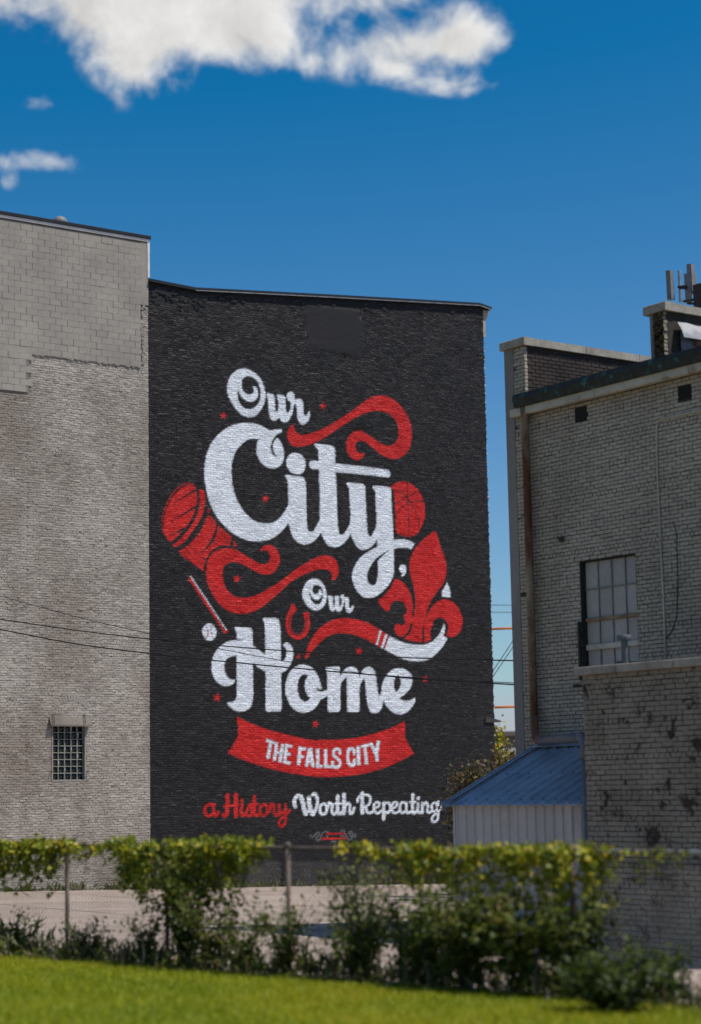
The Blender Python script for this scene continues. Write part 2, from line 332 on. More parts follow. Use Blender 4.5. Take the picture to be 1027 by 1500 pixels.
M = dict(
    mural=mural_material(),
    greypaint=material('grey_masonry_paint', (0.365, 0.33, 0.29), 0.9, 0.30, 0.5, (0.27, 0.235, 0.20), 0.24, 25, 0.5, 40, tint=0.16, stain=(0.235, 0.195, 0.16), stain_scale=0.5, stain_lo=0.47, stain_hi=0.74, streak=0.55),
    greyjoint=material('grey_wall_joint', (0.19, 0.165, 0.14), 0.95, 0.3, 0.7, None, 0.25, 20, 0.6, 30, stain=(0.10, 0.08, 0.062), stain_scale=0.5, stain_lo=0.46, stain_hi=0.72, streak=0.55),
    block=material('grey_block_paint', (0.32, 0.29, 0.255), 0.9, 0.16, 0.7, None, 0.10, 12, 0.35, 40, tint=0.05),
    blockjoint=material('block_joint', (0.27, 0.245, 0.22), 0.95, 0.3, 1.5, None, 0.2, 10, 0.4, 30),
    whitebrick=material('white_painted_brick', (0.395, 0.345, 0.272), 0.85, 0.22, 0.8, (0.30, 0.26, 0.20), 0.14, 30, 0.4, 50, tint=0.14, stain=(0.23, 0.195, 0.145), stain_scale=0.55, stain_lo=0.52, stain_hi=0.75, streak=0.5, stain2=(0.05, 0.035, 0.028), s2=(1.9, 0.68, 0.71)),
    annexbrick=material('annex_brick', (0.255, 0.225, 0.175), 0.88, 0.25, 1.0, (0.19, 0.165, 0.125), 0.16, 30, 0.4, 50, tint=0.12, stain=(0.17, 0.135, 0.095), stain_scale=0.5, stain_lo=0.50, stain_hi=0.75, stain2=(0.045, 0.028, 0.022), s2=(2.6, 0.555, 0.615)),
    darkjoint=material('dark_mortar', (0.045, 0.038, 0.030), 0.95, 0.4, 2.0, None, 0.3, 30),
    concrete=material('coping_concrete', (0.36, 0.33, 0.28), 0.9, 0.35, 2.0, (0.22, 0.195, 0.16), 0.25, 20, 0.5, 40),
    render=material('pier_render', (0.235, 0.215, 0.195), 0.92, 0.25, 0.8, None, 0.15, 20, 0.5, 30, streak=0.5),
    tarbrick=material('tarred_brick', (0.060, 0.040, 0.032), 0.8, 0.5, 2.5, (0.025, 0.018, 0.016), 0.3, 20, 0.4, 40, tint=0.3),
    roof=material('roof_membrane', (0.10, 0.10, 0.10), 0.9, 0.4, 1.0),
    blackmetal=material('black_coping', (0.012, 0.012, 0.013), 0.45, 0.3, 2.0),
    blackroof=material('black_flashing', (0.016, 0.015, 0.016), 0.6, 0.4, 3.0),
    whitemetal=material('white_flashing', (0.72, 0.70, 0.68), 0.5, 0.15, 2.0),
    tan=material('tan_cornice', (0.42, 0.34, 0.26), 0.8, 0.2, 4.0),
    fascia=material('cream_fascia', (0.50, 0.46, 0.37), 0.7, 0.25, 1.2, None, 0.15, 15, stain=(0.20, 0.085, 0.03), stain_scale=2.2, stain_lo=0.60, stain_hi=0.70),
    patina=material('verdigris_gutter', (0.022, 0.026, 0.022), 0.7, 0.4, 5.0, None, 0.3, 15, stain=(0.03, 0.13, 0.115), stain_scale=4.5, stain_lo=0.56, stain_hi=0.66),
    rustpipe=material('rusty_downspout', (0.34, 0.26, 0.18), 0.75, 0.4, 1.5, (0.17, 0.075, 0.028), 0.3, 12, 0.2, 40, stain=(0.10, 0.035, 0.012), stain_scale=1.4, stain_lo=0.46, stain_hi=0.60, streak=0.35),
    bluepipe=material('blue_grey_pipe', (0.10, 0.11, 0.125), 0.5, 0.3, 3.0),
    pane=material('painted_over_pane', (0.36, 0.335, 0.305), 0.55, 0.14, 1.2, None, 0.08, 10, tint=0.12),
    muntin=material('window_muntin', (0.24, 0.22, 0.20), 0.7, 0.3, 4.0),
    wood=material('weathered_wood', (0.30, 0.20, 0.12), 0.85, 0.4, 4.0, None, 0.3, 30),
    dark=material('dark_void', (0.012, 0.011, 0.010), 0.9, 0.3, 3.0),
    nearblack=material('nearblack_trim', (0.03, 0.026, 0.022), 0.9, 0.5, 4.0),  # plain near-black for window frame, louvres, soffit and cable riser
    glassblock=None,
    bars=material('window_bars', (0.30, 0.32, 0.28), 0.7, 0.3, 5.0),
    iron=material('iron_rod', (0.05, 0.042, 0.04), 0.7, 0.4, 8.0),
    bluetin=material('blue_roof_sheet', (0.30, 0.365, 0.44), 0.45, 0.2, 1.2, None, 0.10, 12, 0, stain=(0.15, 0.17, 0.20), stain_scale=1.9, stain_lo=0.50, stain_hi=0.75, spec=0.5),
    tin=material('white_shed_sheet', (0.46, 0.42, 0.39), 0.5, 0.16, 1.0, None, 0.08, 12, stain=(0.26, 0.23, 0.20), stain_scale=1.6, stain_lo=0.52, stain_hi=0.8, streak=0.25),
    silver=material('silver_flashing', (0.36, 0.35, 0.36), 0.45, 0.3, 3.0, None, 0.2, 12, 0.8, 9, metal=0.3),
    slate=material('grey_blue_render', (0.17, 0.19, 0.235), 0.7, 0.5, 1.8, (0.07, 0.07, 0.085), 0.25, 15),
    antenna=material('antenna_grey', (0.20, 0.20, 0.205), 0.6, 0.2, 3.0),
    galv=material('galvanised_steel', (0.44, 0.43, 0.42), 0.45, 0.25, 4.0, None, 0.15, 30, metal=0.55),
    rustpost=material('rusty_fence_steel', (0.17, 0.125, 0.10), 0.75, 0.4, 6.0, None, 0.3, 40, stain=(0.14, 0.065, 0.035), stain_scale=4, stain_lo=0.5, stain_hi=0.65),
    meshwire=material('mesh_wire', (0.20, 0.18, 0.165), 0.6, 0.4, 3.0, None, 0.2, 20, metal=0.2),
    cable=material('cable_rubber', (0.012, 0.012, 0.013), 0.6, 0.2, 4.0),
    orange=material('orange_pole', (0.75, 0.20, 0.03), 0.5, 0.15, 2.0),
    farwall=material('far_tan_wall', (0.30, 0.235, 0.17), 0.9, 0.2, 0.2),
    farwhite=material('far_white_wall', (0.62, 0.62, 0.62), 0.8, 0.2, 0.2),
    soil=material('soil', (0.115, 0.088, 0.058), 0.95, 0.45, 1.2, None, 0.3, 15, 0.8, 12),
    turf=material('turf_soil', (0.15, 0.16, 0.006), 0.95, 0.4, 0.8, (0.15, 0.13, 0.008), 0.25, 15, 0.5, 20),
    pavement=material('concrete_lot', (0.39, 0.31, 0.26), 0.9, 0.2, 0.35, (0.31, 0.245, 0.20), 0.16, 8, 0.3, 30, stain=(0.20, 0.155, 0.125), stain_scale=0.45, stain_lo=0.54, stain_hi=0.80, stain2=(0.13, 0.10, 0.085), s2=(1.3, 0.62, 0.72)),
    stem=material('plant_stem', (0.085, 0.062, 0.035), 0.85, 0.4, 8.0),
    bark=material('bark', (0.09, 0.07, 0.05), 0.9, 0.4, 8.0),
    vine=leaf_material('vine_leaf', [(0, (0.03, 0.055, 0.006)), (0.45, (0.15, 0.19, 0.010)), (0.8, (0.33, 0.33, 0.012)), (1, (0.48, 0.36, 0.02))], 0.45, 0.28),
    weed=leaf_material('weed_leaf', [(0, (0.03, 0.05, 0.008)), (0.5, (0.095, 0.125, 0.016)), (0.85, (0.19, 0.20, 0.035)), (1, (0.25, 0.17, 0.07))], 0.5, 0.4),
    drygrass=leaf_material('dry_weed', [(0, (0.10, 0.085, 0.04)), (0.5, (0.18, 0.15, 0.085)), (1, (0.26, 0.22, 0.15))]),
    grass=leaf_material('grass_blade', [(0, (0.13, 0.20, 0.002)), (0.5, (0.26, 0.315, 0.003)), (0.85, (0.41, 0.37, 0.004)), (1, (0.40, 0.29, 0.01))], 0.55, 0.3),
    farleaf=leaf_material('autumn_leaf', [(0, (0.04, 0.03, 0.012)), (0.5, (0.08, 0.075, 0.02)), (0.8, (0.15, 0.085, 0.045)), (1, (0.24, 0.20, 0.08))]),
)
def glass_block():
    m = material('dark_window_glass', (0.025, 0.027, 0.028), 0.22, 0.3, 4.0, None, 0.3, 8, 0.4, 6, tint=0.6, spec=0.6); return m
M['glassblock'] = glass_block()

# ------------------------------------------------------------------ the mural, traced in wall metres
class Mural:
    """Raster of the painted lettering in wall coordinates (x along wall, z up)."""
    RES = 0.011
    def __init__(s, x0, x1, z0, z1):
        s.x0, s.z0 = x0, z0; s.w = int((x1-x0)/s.RES)+1; s.h = int((z1-z0)/s.RES)+1
        s.img = np.zeros((s.h, s.w, 3), np.float32)
    def crop(s, ox, oy, span): s.o = (ox, oy, span/1027.0)
    def wall(s, pts):
        ox, oy, k = s.o; out = []
        for x, y in pts:
            q = WA.hit(ox+x*k, oy+y*k, 1, 0.0); out.append(((q.x-s.x0)/s.RES, (q.z-s.z0)/s.RES))
        return np.array(out)
    def put(s, ys, xs, col):
        s.img[ys, xs] = {'w': (1, 0, 0), 'r': (0, 1, 0), 'g': (0, 0, 1), 'k': (0, 0, 0)}[col]
    def fill(s, col, pts, raw=False):
        if isinstance(pts, str): pts = parse(pts)
        P = s.wall(pts if raw else spline(pts, True, 8))
        x, y = P[:, 0], P[:, 1]; x2, y2 = np.roll(x, -1), np.roll(y, -1)
        for r in range(max(0, int(y.min())), min(s.h-1, int(y.max())+1)+1):
            c = (y <= r) != (y2 <= r)
            if not c.any(): continue
            xs = np.sort(x[c] + (r-y[c])*(x2[c]-x[c])/(y2[c]-y[c]))
            for a, b in zip(xs[::2], xs[1::2]):
                a, b = max(0, int(np.ceil(a))), min(s.w-1, int(np.floor(b)))
                if b >= a: s.put(r, slice(a, b+1), col)
    def stroke(s, col, pts, r, r2=None):
        """round brush; r in crop units, optionally tapering to r2"""
        if isinstance(pts, str): pts = parse(pts)
        P = spline(pts, False, 10) if len(pts) > 1 else np.array([pts[0][:2]], float)
        seg = np.hypot(*(np.diff(P, axis=0).T)) if len(P) > 1 else np.array([1e-6]); cum = np.concatenate([[0], np.cumsum(seg)])
        n = max(2, int(cum[-1]/max(2.0, 0.25*r))+1); t = np.linspace(0, cum[-1], n)
        if len(P) > 1: Q = np.stack([np.interp(t, cum, P[:, 0]), np.interp(t, cum, P[:, 1])], 1)
        else: Q = np.repeat(P, 2, 0)
        C = s.wall(Q); k = s.o[2]
        q = s.wall([(Q[0][0]+10, Q[0][1]), (Q[0][0], Q[0][1]+10)])
        kx = abs(q[0][0]-C[0][0])/10; ky = abs(q[1][1]-C[0][1])/10
        for i, (cx, cy) in enumerate(C):
            rr = r if r2 is None else r + (r2-r)*i/(n-1)
            a, b = rr*kx, rr*ky
            Y, X = np.mgrid[int(cy-b):int(cy+b)+2, int(cx-a):int(cx+a)+2]
            m = ((X-cx)/a)**2 + ((Y-cy)/b)**2 <= 1
            m &= (Y >= 0) & (Y < s.h) & (X >= 0) & (X < s.w)
            s.put(Y[m], X[m], col)
    def bar(s, col, x1, y1, x2, y2, w):
        d = np.array([x2-x1, y2-y1], float); d /= np.hypot(*d); n = np.array([-d[1], d[0]])*w/2
        a, b = np.array([x1, y1]), np.array([x2, y2]); s.fill(col, [a+n, b+n, b-n, a-n], True)
    def star(s, col, cx, cy, r, rot=0.0):
        s.o = (0, 0, 1.0)
        s.fill(col, [(cx + (r if i % 2 == 0 else r*0.42)*sin(rot+i*pi/5), cy - (r if i % 2 == 0 else r*0.42)*cos(rot+i*pi/5)*1.08) for i in range(10)], True)
    def soften(s):
        a = s.img
        for ax in (0, 1): a = (np.roll(a, 1, ax) + a*2 + np.roll(a, -1, ax))/4
        s.img = a
    def sample(s, x, z):
        X = np.clip(((x-s.x0)/s.RES), 0, s.w-1).astype(int); Zi = ((z-s.z0)/s.RES)
        ok = (Zi >= 0) & (Zi < s.h); Zc = np.clip(Zi, 0, s.h-1).astype(int)
        return s.img[Zc, X]*ok[:, None]
def parse(t):
    out = []
    for w in t.split():
        c = w.startswith('*'); a, b = w.lstrip('*').split(',')
        out.append((float(a), float(b), 1) if c else (float(a), float(b)))
    return out
def shift(t, dx, dy): return [(p[0]+dx, p[1]+dy, *p[2:]) for p in parse(t)]

def paint_mural():
    m = Mural(0, 14.1, -0.2, 18.0)
    # first "Our"
    m.crop(325, 530, 140)
    m.fill('w', '57,300 65,220 95,150 150,100 220,72 270,77 330,105 390,155 435,225 462,310 468,380 450,460 410,530 360,580 300,597 230,580 160,520 105,440 70,370')
    m.fill('k', '*172,305 165,345 172,400 195,455 240,497 300,508 355,490 395,445 415,390 417,330 405,260 380,210 340,172 290,155 245,163 218,195 208,240 218,290 245,332 285,355 320,348 342,320 343,285 *330,265 360,268 382,300 388,350 372,398 335,428 290,430 235,400 198,355')
    m.fill('w', '*478,350 490,338 520,345 548,348 560,362 565,400 570,470 574,520 588,538 603,520 608,480 606,420 600,390 *588,362 600,356 650,362 672,372 680,400 683,470 690,535 705,552 725,530 740,480 742,440 715,415 698,380 705,340 738,323 768,340 780,385 792,402 830,398 860,415 872,450 875,520 882,562 900,585 920,560 *935,528 945,545 940,600 920,645 880,675 840,660 815,610 805,540 800,475 786,452 770,468 765,520 745,580 715,635 680,652 645,640 *615,596 590,625 555,633 525,610 508,550 500,470 495,400 490,378')
    # City: C
    m.crop(290, 610, 140)
    m.fill('w', '*772,155 830,142 890,138 *907,150 895,170 850,195 820,225 795,265 782,320 788,380 810,415 835,432 *857,428 828,405 810,360 808,300 825,260 *846,234 880,262 910,330 925,400 910,490 870,540 815,560 750,550 690,510 650,450 630,380 630,320 640,275 *660,245 620,240 570,243 520,260 460,310 410,370 380,440 362,520 358,600 365,700 378,780 400,850 440,940 500,1030 570,1100 640,1138 720,1150 790,1145 860,1110 920,1040 *972,955 *1010,980 *1010,1120 *974,1140 930,1200 870,1260 790,1315 700,1340 620,1345 540,1332 440,1295 340,1230 240,1130 170,1020 120,910 90,790 75,700 68,620 75,500 100,390 150,280 220,195 310,125 410,85 500,70 580,75 660,95 720,125')
    # i and t
    m.crop(400, 640, 140)
    m.fill('w', '143,275 165,205 215,175 270,178 320,215 346,280 340,350 305,395 255,403 200,385 158,335')
    m.fill('w', '*128,418 150,410 220,418 290,426 325,440 345,480 352,560 355,700 360,837 365,937 372,997 400,1022 435,1007 470,952 *505,887 *540,900 *512,1032 480,1077 430,1127 375,1152 325,1154 265,1132 215,1077 185,997 *167,920 *160,860 165,650 162,520 *157,468')
    m.fill('w', '*442,85 455,73 530,82 610,92 650,110 665,140 668,280 672,400 680,560 685,700 690,787 695,937 702,1007 715,1042 740,1052 770,1032 800,982 *830,932 *860,940 *831,1047 800,1097 750,1152 690,1184 640,1184 590,1162 550,1107 525,1050 *512,1030 *503,887 502,720 498,500 492,300 488,180 *480,130')
    m.fill('w', '386,300 398,265 425,257 490,263 670,286 1027,328 *1212,353 1245,362 1257,390 1255,420 *1238,437 1205,434 1027,411 690,379 490,350 430,346 398,328')
    # y
    m.crop(490, 680, 140)
    m.fill('w', '*128,212 145,197 220,203 290,212 322,230 332,270 335,400 342,560 350,690 356,738 367,770 382,780 400,768 418,732 *442,688 452,640 448,500 442,350 436,290 *412,262 418,234 500,238 570,246 600,260 610,300 615,450 625,640 631,740 634,840 637,934 640,1114 625,1214 590,1284 540,1344 480,1399 420,1431 350,1437 290,1414 230,1344 195,1254 192,1184 215,1104 270,1014 350,949 *458,889 *456,806 420,864 370,904 310,922 260,904 215,844 185,784 *174,752 *160,700 172,580 168,450 160,300 *155,255')
    m.fill('k', '*602,918 540,949 470,994 420,1044 375,1114 353,1174 352,1234 370,1284 410,1304 440,1289 460,1234 467,1154 *463,1049 500,1004 550,959')
    m.fill('w', '*628,819 700,809 770,814 *860,852 *825,919 780,902 710,899 *628,912')
    m.fill('w', '695,1130 705,1092 733,1082 760,1095 771,1130 765,1172 742,1200 *722,1209 *718,1199 735,1180 722,1168 703,1155')
    # basketball
    m.fill('r', '*610,240 640,215 690,192 740,188 800,200 860,240 915,305 955,390 972,480 965,580 940,660 900,734 840,773 780,779 720,765 *663,735 *655,600 645,400 *640,290')
    for p in ('780,200 780,300 790,450 798,600 800,775', '640,425 700,402 770,362 830,330 875,292', '640,275 720,310 775,362 840,450 890,560 912,655', '655,580 700,490 770,430 850,397 955,405'):
        m.stroke('k', p, 5)
    # upper red flourish
    m.crop(415, 570, 210)
    m.fill('r', '*72,255 50,270 30,310 30,350 50,390 85,412 130,412 200,395 300,345 400,280 500,215 580,175 650,158 710,158 760,180 800,220 822,270 825,330 810,375 780,400 740,405 690,385 640,350 590,318 545,298 500,310 465,345 450,390 455,440 480,485 520,510 560,500 582,470 *578,458 550,462 525,445 515,410 525,380 555,370 590,380 630,410 680,455 730,485 790,502 850,485 895,440 918,370 920,300 905,230 870,160 820,100 760,60 700,47 640,55 580,90 500,150 420,205 330,260 250,300 180,322 130,328 100,315 82,290')
    # hot-air balloon like drum with bands
    m.crop(230, 700, 140)
    m.stroke('r', '385,68 310,62 230,105 150,195 90,320 58,450 60,540 80,610', 5)
    m.fill('r', '360,78 405,95 *425,140 430,250 415,330 370,440 300,540 220,630 *145,690 105,650 75,560 72,470 85,390 120,300 170,210 235,135 300,90')
    m.stroke('k', '432,125 330,180 250,230 180,272', 13, 3); m.stroke('k', '425,308 300,380 150,470', 14, 3); m.stroke('k', '285,552 210,590 130,620', 14, 3)
    m.fill('r', '*455,122 500,140 518,200 515,290 490,390 440,490 370,590 290,690 *195,750 *165,725 240,670 320,580 390,480 440,370 460,250 458,180')
    m.fill('r', '*545,395 590,430 *637,480 620,570 570,680 490,790 *390,870 320,880 *230,790 330,730 410,650 480,550 520,460')
    m.fill('r', '*545,330 *570,370 *545,375'); m.fill('r', '*825,660 *860,737 *818,735')
    m.fill('r', '*655,512 *802,640 790,690 *770,735 700,730 640,745 580,790 545,840 510,920 *500,1007 *350,890 420,850 520,780 600,690 640,600')
    for p in ('660,550 770,700', '600,670 650,725', '480,850 525,895', '430,885 490,935', '245,775 325,870', '295,745 380,850', '350,725 430,810', '545,430 620,495'):
        m.stroke('k', p, 4.5)
    # lower red flourish
    m.crop(270, 790, 140); K = 807
    m.fill('r', parse('*815,122 840,85 890,63 940,70 985,100 1018,160 1027,220 1018,265 990,320 950,365 890,382 830,375 760,345 690,305 620,265 540,245 470,260 425,300 410,360 415,430 440,510 480,570 540,615 620,630 720,620 800,592')
           + shift('100,530 200,470 300,395 400,320 500,255 600,200 680,175 750,180 810,215 845,280 850,350 830,410 800,440 *770,430 780,390 755,345 700,322 630,325 560,345 480,380 400,420 320,475 240,550 160,620 80,690', K, 0)
           + parse('807,745 720,785 640,802 560,798 480,775 400,720 330,640 275,540 240,440 235,340 245,260 280,180 340,125 420,100 500,100 570,120 640,165 720,215 790,255 850,272 900,255 920,215 915,160 885,125 850,120 *815,130'))
    # bat and ball
    m.stroke('r', '62,425 430,985', 19, 10); m.stroke('r', '432,998 452,992', 15); m.stroke('w', '70,402 452,978', 5.5)
    m.crop(295, 890, 140)
    m.fill('w', '10,262 25,205 75,174 130,195 160,258 148,320 95,357 40,335')
    m.stroke('r', '45,195 68,240 70,290 52,335', 4); m.stroke('r', '118,192 104,240 110,290 130,328', 4)
    # second "Our", horseshoe
    m.crop(380, 790, 140)
    m.fill('w', '460,600 468,540 500,470 550,430 600,425 650,445 695,500 720,580 720,650 690,720 640,760 595,765 540,740 490,680')
    m.fill('k', '*537,558 540,610 560,660 600,700 650,695 675,650 682,590 675,540 650,505 610,492 575,510 568,550 585,585 610,590 635,575 640,552 *632,538 655,545 670,575 665,615 635,650 600,652 565,620')
    m.fill('w', '*730,610 745,604 780,612 790,640 790,700 800,725 812,700 812,640 *806,616 820,609 850,612 857,640 857,710 868,725 885,690 885,650 870,622 885,596 905,602 914,622 945,625 960,650 960,710 970,740 985,735 *995,714 *1010,713 1010,745 990,780 965,790 935,770 920,720 918,675 908,668 900,720 880,765 855,778 830,770 *815,752 805,770 785,775 760,755 748,700 745,650')
    m.stroke('r', '366,738 330,810 308,890 318,970 355,1028 410,1052 465,1032 505,970 517,890 508,812', 27)
    m.stroke('r', '358,722 378,752', 24); m.stroke('r', '488,806 524,810', 17)
    m.stroke('k', '345,800 318,880 326,960 362,1015 410,1036 455,1020 492,965 504,900 500,850', 5)
    # fleur-de-lis
    m.crop(545, 770, 140); D = 587
    m.fill('r', '*665,60 690,80 712,140 740,240 775,330 797,430 793,530 765,620 715,695 655,775 610,860 580,960 562,1035 550,1100 *532,1258 400,1235 *345,1212 395,1170 430,1100 436,1050 442,985 455,930 466,830 460,730 440,630 415,540 404,440 415,350 455,260 520,180 600,110')
    m.fill('r', '*245,573 310,595 365,650 410,730 430,820 434,900 430,990 *455,1000 *455,1040 430,1045 410,1060 400,1110 370,1160 340,1190 300,1192 260,1160 240,1110 250,1070 280,1055 315,1075 345,1060 360,1030 345,990 342,965 365,950 372,900 355,850 320,815 280,805 230,820 200,860 *185,918 150,915 100,870 *63,800 110,770 170,710 215,640')
    m.fill('r', shift('*545,470 *572,440 580,400 610,340 660,270 720,222 780,207 850,225 910,275 955,360 972,440 955,530 910,590 850,613 *798,595 815,540 815,480 790,430 740,403 690,410 655,450 645,490 622,560 *634,642 *560,675 *560,505 *545,500', 0, D))
    m.stroke('k', shift('*547,515 547,690', 0, D), 10)
    m.fill('w', shift('*803,22 830,90 *846,187 *756,177 *749,125 780,75', 0, D))
    # hockey-stick like ribbon
    m.crop(440, 890, 140)
    m.fill('r', '*48,550 75,440 120,340 190,240 280,170 370,130 480,115 600,130 720,165 830,225 *945,300 *905,450 820,405 720,350 600,300 480,280 370,285 280,320 190,400 110,490 *68,552')
    m.fill('w', '*855,243 *873,250 *827,410 *810,400'); m.fill('w', '*915,281 *936,292 *888,442 *867,432')
    m.crop(545, 850, 140)
    m.fill('w', '*185,600 260,640 350,675 450,692 560,693 630,670 690,620 735,560 755,510 *768,467 785,500 775,570 *765,595 *810,630 760,710 700,780 630,840 560,865 460,873 360,855 300,835 220,790 *135,747')
    # Home
    m.crop(295, 890, 140)
    m.fill('w', '*356,215 375,209 450,213 510,218 540,235 548,270 550,400 551,590 553,863 550,993 530,1063 490,1103 430,1119 370,1111 310,1073 *278,1033 285,1020 330,1018 365,993 380,943 382,813 382,533 382,340 *382,280')
    m.fill('w', '*445,372 400,353 330,355 260,378 190,430 140,500 113,580 113,680 135,755 180,812 240,840 300,843 348,812 *361,777 320,775 280,745 252,690 246,620 262,565 310,530 370,518 430,525 480,550 540,590 620,650 700,690 770,702 840,704 895,687 940,640 975,570 990,500 975,430 940,390 910,377 *885,388 *873,408 900,430 915,470 910,530 890,565 *850,587 780,570 720,540 660,490 600,445 550,408')
    m.fill('k', '*376,346 *382,336 410,345 *446,371 410,357')
    m.fill('w', '*658,125 672,113 740,115 800,118 830,135 842,180 850,300 852,587 855,700 *859,1095 *845,1118 *710,1118 *694,1103 *690,690 688,470 685,250 *680,170')
    m.crop(400, 960, 140)
    m.fill('w', '132,340 145,260 180,180 240,125 320,100 390,115 440,155 480,220 505,290 *527,362 500,365 470,350 *449,328 465,368 495,390 530,391 *572,374 *610,380 *610,425 *585,430 540,465 *505,478 480,530 430,585 360,612 310,615 240,590 190,540 150,460 133,400')
    m.fill('k', '*382,220 345,203 305,215 275,265 262,340 270,410 290,465 340,500 375,490 *399,455 365,420 345,370 340,310 350,265')
    m.crop(490, 960, 140)
    m.fill('w', '*-98,130 -20,123 45,125 55,150 *58,240 75,200 120,145 180,123 235,145 258,190 *268,242 285,190 325,140 370,127 415,150 440,200 455,300 465,400 490,440 508,420 *515,360 *545,420 *525,490 505,570 470,612 425,625 385,605 360,545 345,460 335,340 325,270 310,255 290,290 270,350 *268,592 *255,612 *150,612 *138,600 *135,350 132,250 122,235 95,270 65,330 *60,590 *45,608 *-60,608 *-72,590 *-75,400 *-78,200')
    m.fill('w', '505,380 515,310 545,240 590,180 650,145 710,140 770,160 820,205 838,260 825,330 785,390 720,445 *690,462 730,485 780,490 830,475 *859,457 868,475 850,530 800,595 740,630 690,635 630,615 570,560 *528,492 *485,470')
    m.fill('k', '*655,397 640,350 640,290 650,240 675,217 700,230 712,280 705,340 685,375')
    # banner
    m.crop(330, 1040, 150)
    m.fill('r', '*115,68 128,170 *130,260 100,310 60,380 *22,430 150,490 300,545 450,590 600,625 750,650 900,668 1020,675 1090,672 1240,660 1390,640 1540,600 1690,545 *1893,440 1850,370 *1806,290 1803,200 *1798,113 1690,170 1540,225 1390,265 1240,290 1090,302 990,302 850,300 700,270 550,232 400,190 260,137')
    W = 33
    for b in ((410,303,495,333), (456,320,427,492), (515,328,492,512), (575,345,547,525), (505,425,560,440), (616,343,594,530), (610,356,672,371), (610,438,655,447), (590,522,657,536), (750,370,735,556), (740,384,810,394), (745,468,790,474),
              (846,384,814,570), (852,384,882,577), (830,515,880,518), (927,390,927,578), (915,567,978,567), (1006,393,1009,580), (995,568,1070,572), (1330,363,1342,557), (1355,371,1442,351), (1398,362,1419,546), (1455,330,1505,432), (1536,310,1515,432), (1511,420,1526,517)):
        m.bar('w', *b, W if abs(b[3]-b[1]) > 60 else 27)
    m.stroke('w', shift('262,437 255,405 225,393 200,408 194,445 215,475 250,505 262,540 245,570 215,576 190,560 186,525', 890, 0), 14.5)
    m.stroke('w', shift('404,440 398,402 368,388 345,410 339,470 347,530 375,558 402,545 407,503', 890, 0), 15.5)
    # tagline
    m.crop(290, 1150, 140)
    for p, r in (('180,215 120,210 80,240 76,295 100,330 140,325 172,300', 16), ('165,210 170,290 185,332 205,322 215,295', 16), ('315,110 315,200 310,300 292,333 272,322', 21), ('405,105 408,335', 21), ('283,235 340,225 430,215', 12),
                 ('472,205 466,290 482,328 508,318', 16), ('472,165', 17), ('515,305 540,245 558,205 570,250 580,300 562,332 532,328', 14), ('605,125 605,290 620,325 645,318', 18), ('575,210 650,205', 11),
                 ('700,212 667,250 667,300 700,328 738,310 748,260 730,217 700,212', 16), ('760,290 780,240 780,205', 15), ('785,205 815,220 820,300 845,328 868,318', 15), ('872,215 876,285 900,306 930,280', 15), ('940,208 940,320 935,400 905,447 872,428 877,385 920,340 990,275', 13)):
        m.stroke('r', p, r)
    m.crop(420, 1150, 120)
    for p, r in (('112,275 95,240 100,180 140,132 185,150', 22), ('180,150 205,230 225,330 240,362', 27), ('240,362 275,330 290,300', 18), ('275,165 285,250 310,335 330,365', 27), ('330,365 370,290 385,200 370,130 345,110 325,125', 19),
                 ('455,237 420,270 416,330 445,367 490,350 503,300 490,247 455,237', 18), ('510,300 530,250 530,222', 14), ('530,225 570,250 565,330 590,367 620,348', 19), ('640,140 640,330 660,363 690,345', 21), ('605,235 690,235', 12),
                 ('717,120 717,358', 22), ('730,270 770,232 793,262 790,340 815,362 838,320 845,290', 17)):
        m.stroke('w', p, r)
    m.crop(515, 1150, 140)
    for p, r in (('115,90 115,303', 19), ('65,180 65,150 110,110 170,110 203,142 193,200 150,233 125,240', 13), ('150,240 165,288 195,303 225,288', 14), ('240,252 290,230 295,197 265,187 240,220 246,278 280,303 322,278', 13), ('345,195 345,368', 17), ('350,200 395,192 414,230 405,288 360,300', 13),
                 ('430,252 480,230 490,197 460,187 430,220 436,278 470,303 512,278', 13), ('580,195 540,190 520,230 521,280 550,300 585,275', 13), ('590,195 590,280 610,301 635,285', 14), ('657,105 655,280 675,299 700,285', 16), ('625,185 690,185', 9),
                 ('715,200 712,280 730,299 750,285', 14), ('717,143', 19), ('760,195 762,298', 14), ('770,220 800,187 818,210 817,280 835,298 860,280', 13), ('890,192 866,210 866,268 895,288 919,260 914,202 890,192', 12), ('930,182 930,330 915,383 882,398 861,370 880,330 930,290 965,235', 12)):
        m.stroke('w', p, r)
    # small emblem
    m.crop(440, 1205, 100)
    for p in ('150,190 180,225 215,200 250,155 285,165 265,210 240,235 265,275 300,240 330,170 370,130 415,145', '610,130 650,120 680,180 710,240 745,265 780,220 755,205 730,160 770,140 790,200 830,215 820,170', '390,205 415,205', '610,200 650,205', '470,290 530,290 515,330'):
        m.stroke('g', p, 13)
    m.stroke('r', '400,172 655,165', 12); m.stroke('r', '335,243 680,240', 14)
    for x, y, r in ((327, 609, 6), (473, 595, 6), (389, 731, 6.2), (347, 848, 6.5), (526, 954, 6.5), (623, 995, 5.6), (318, 1022, 6.5), (462, 1061, 6.2), (437, 962, 3.5)):
        m.star('r', x, y, r, 0.2)
    m.soften()
    return m

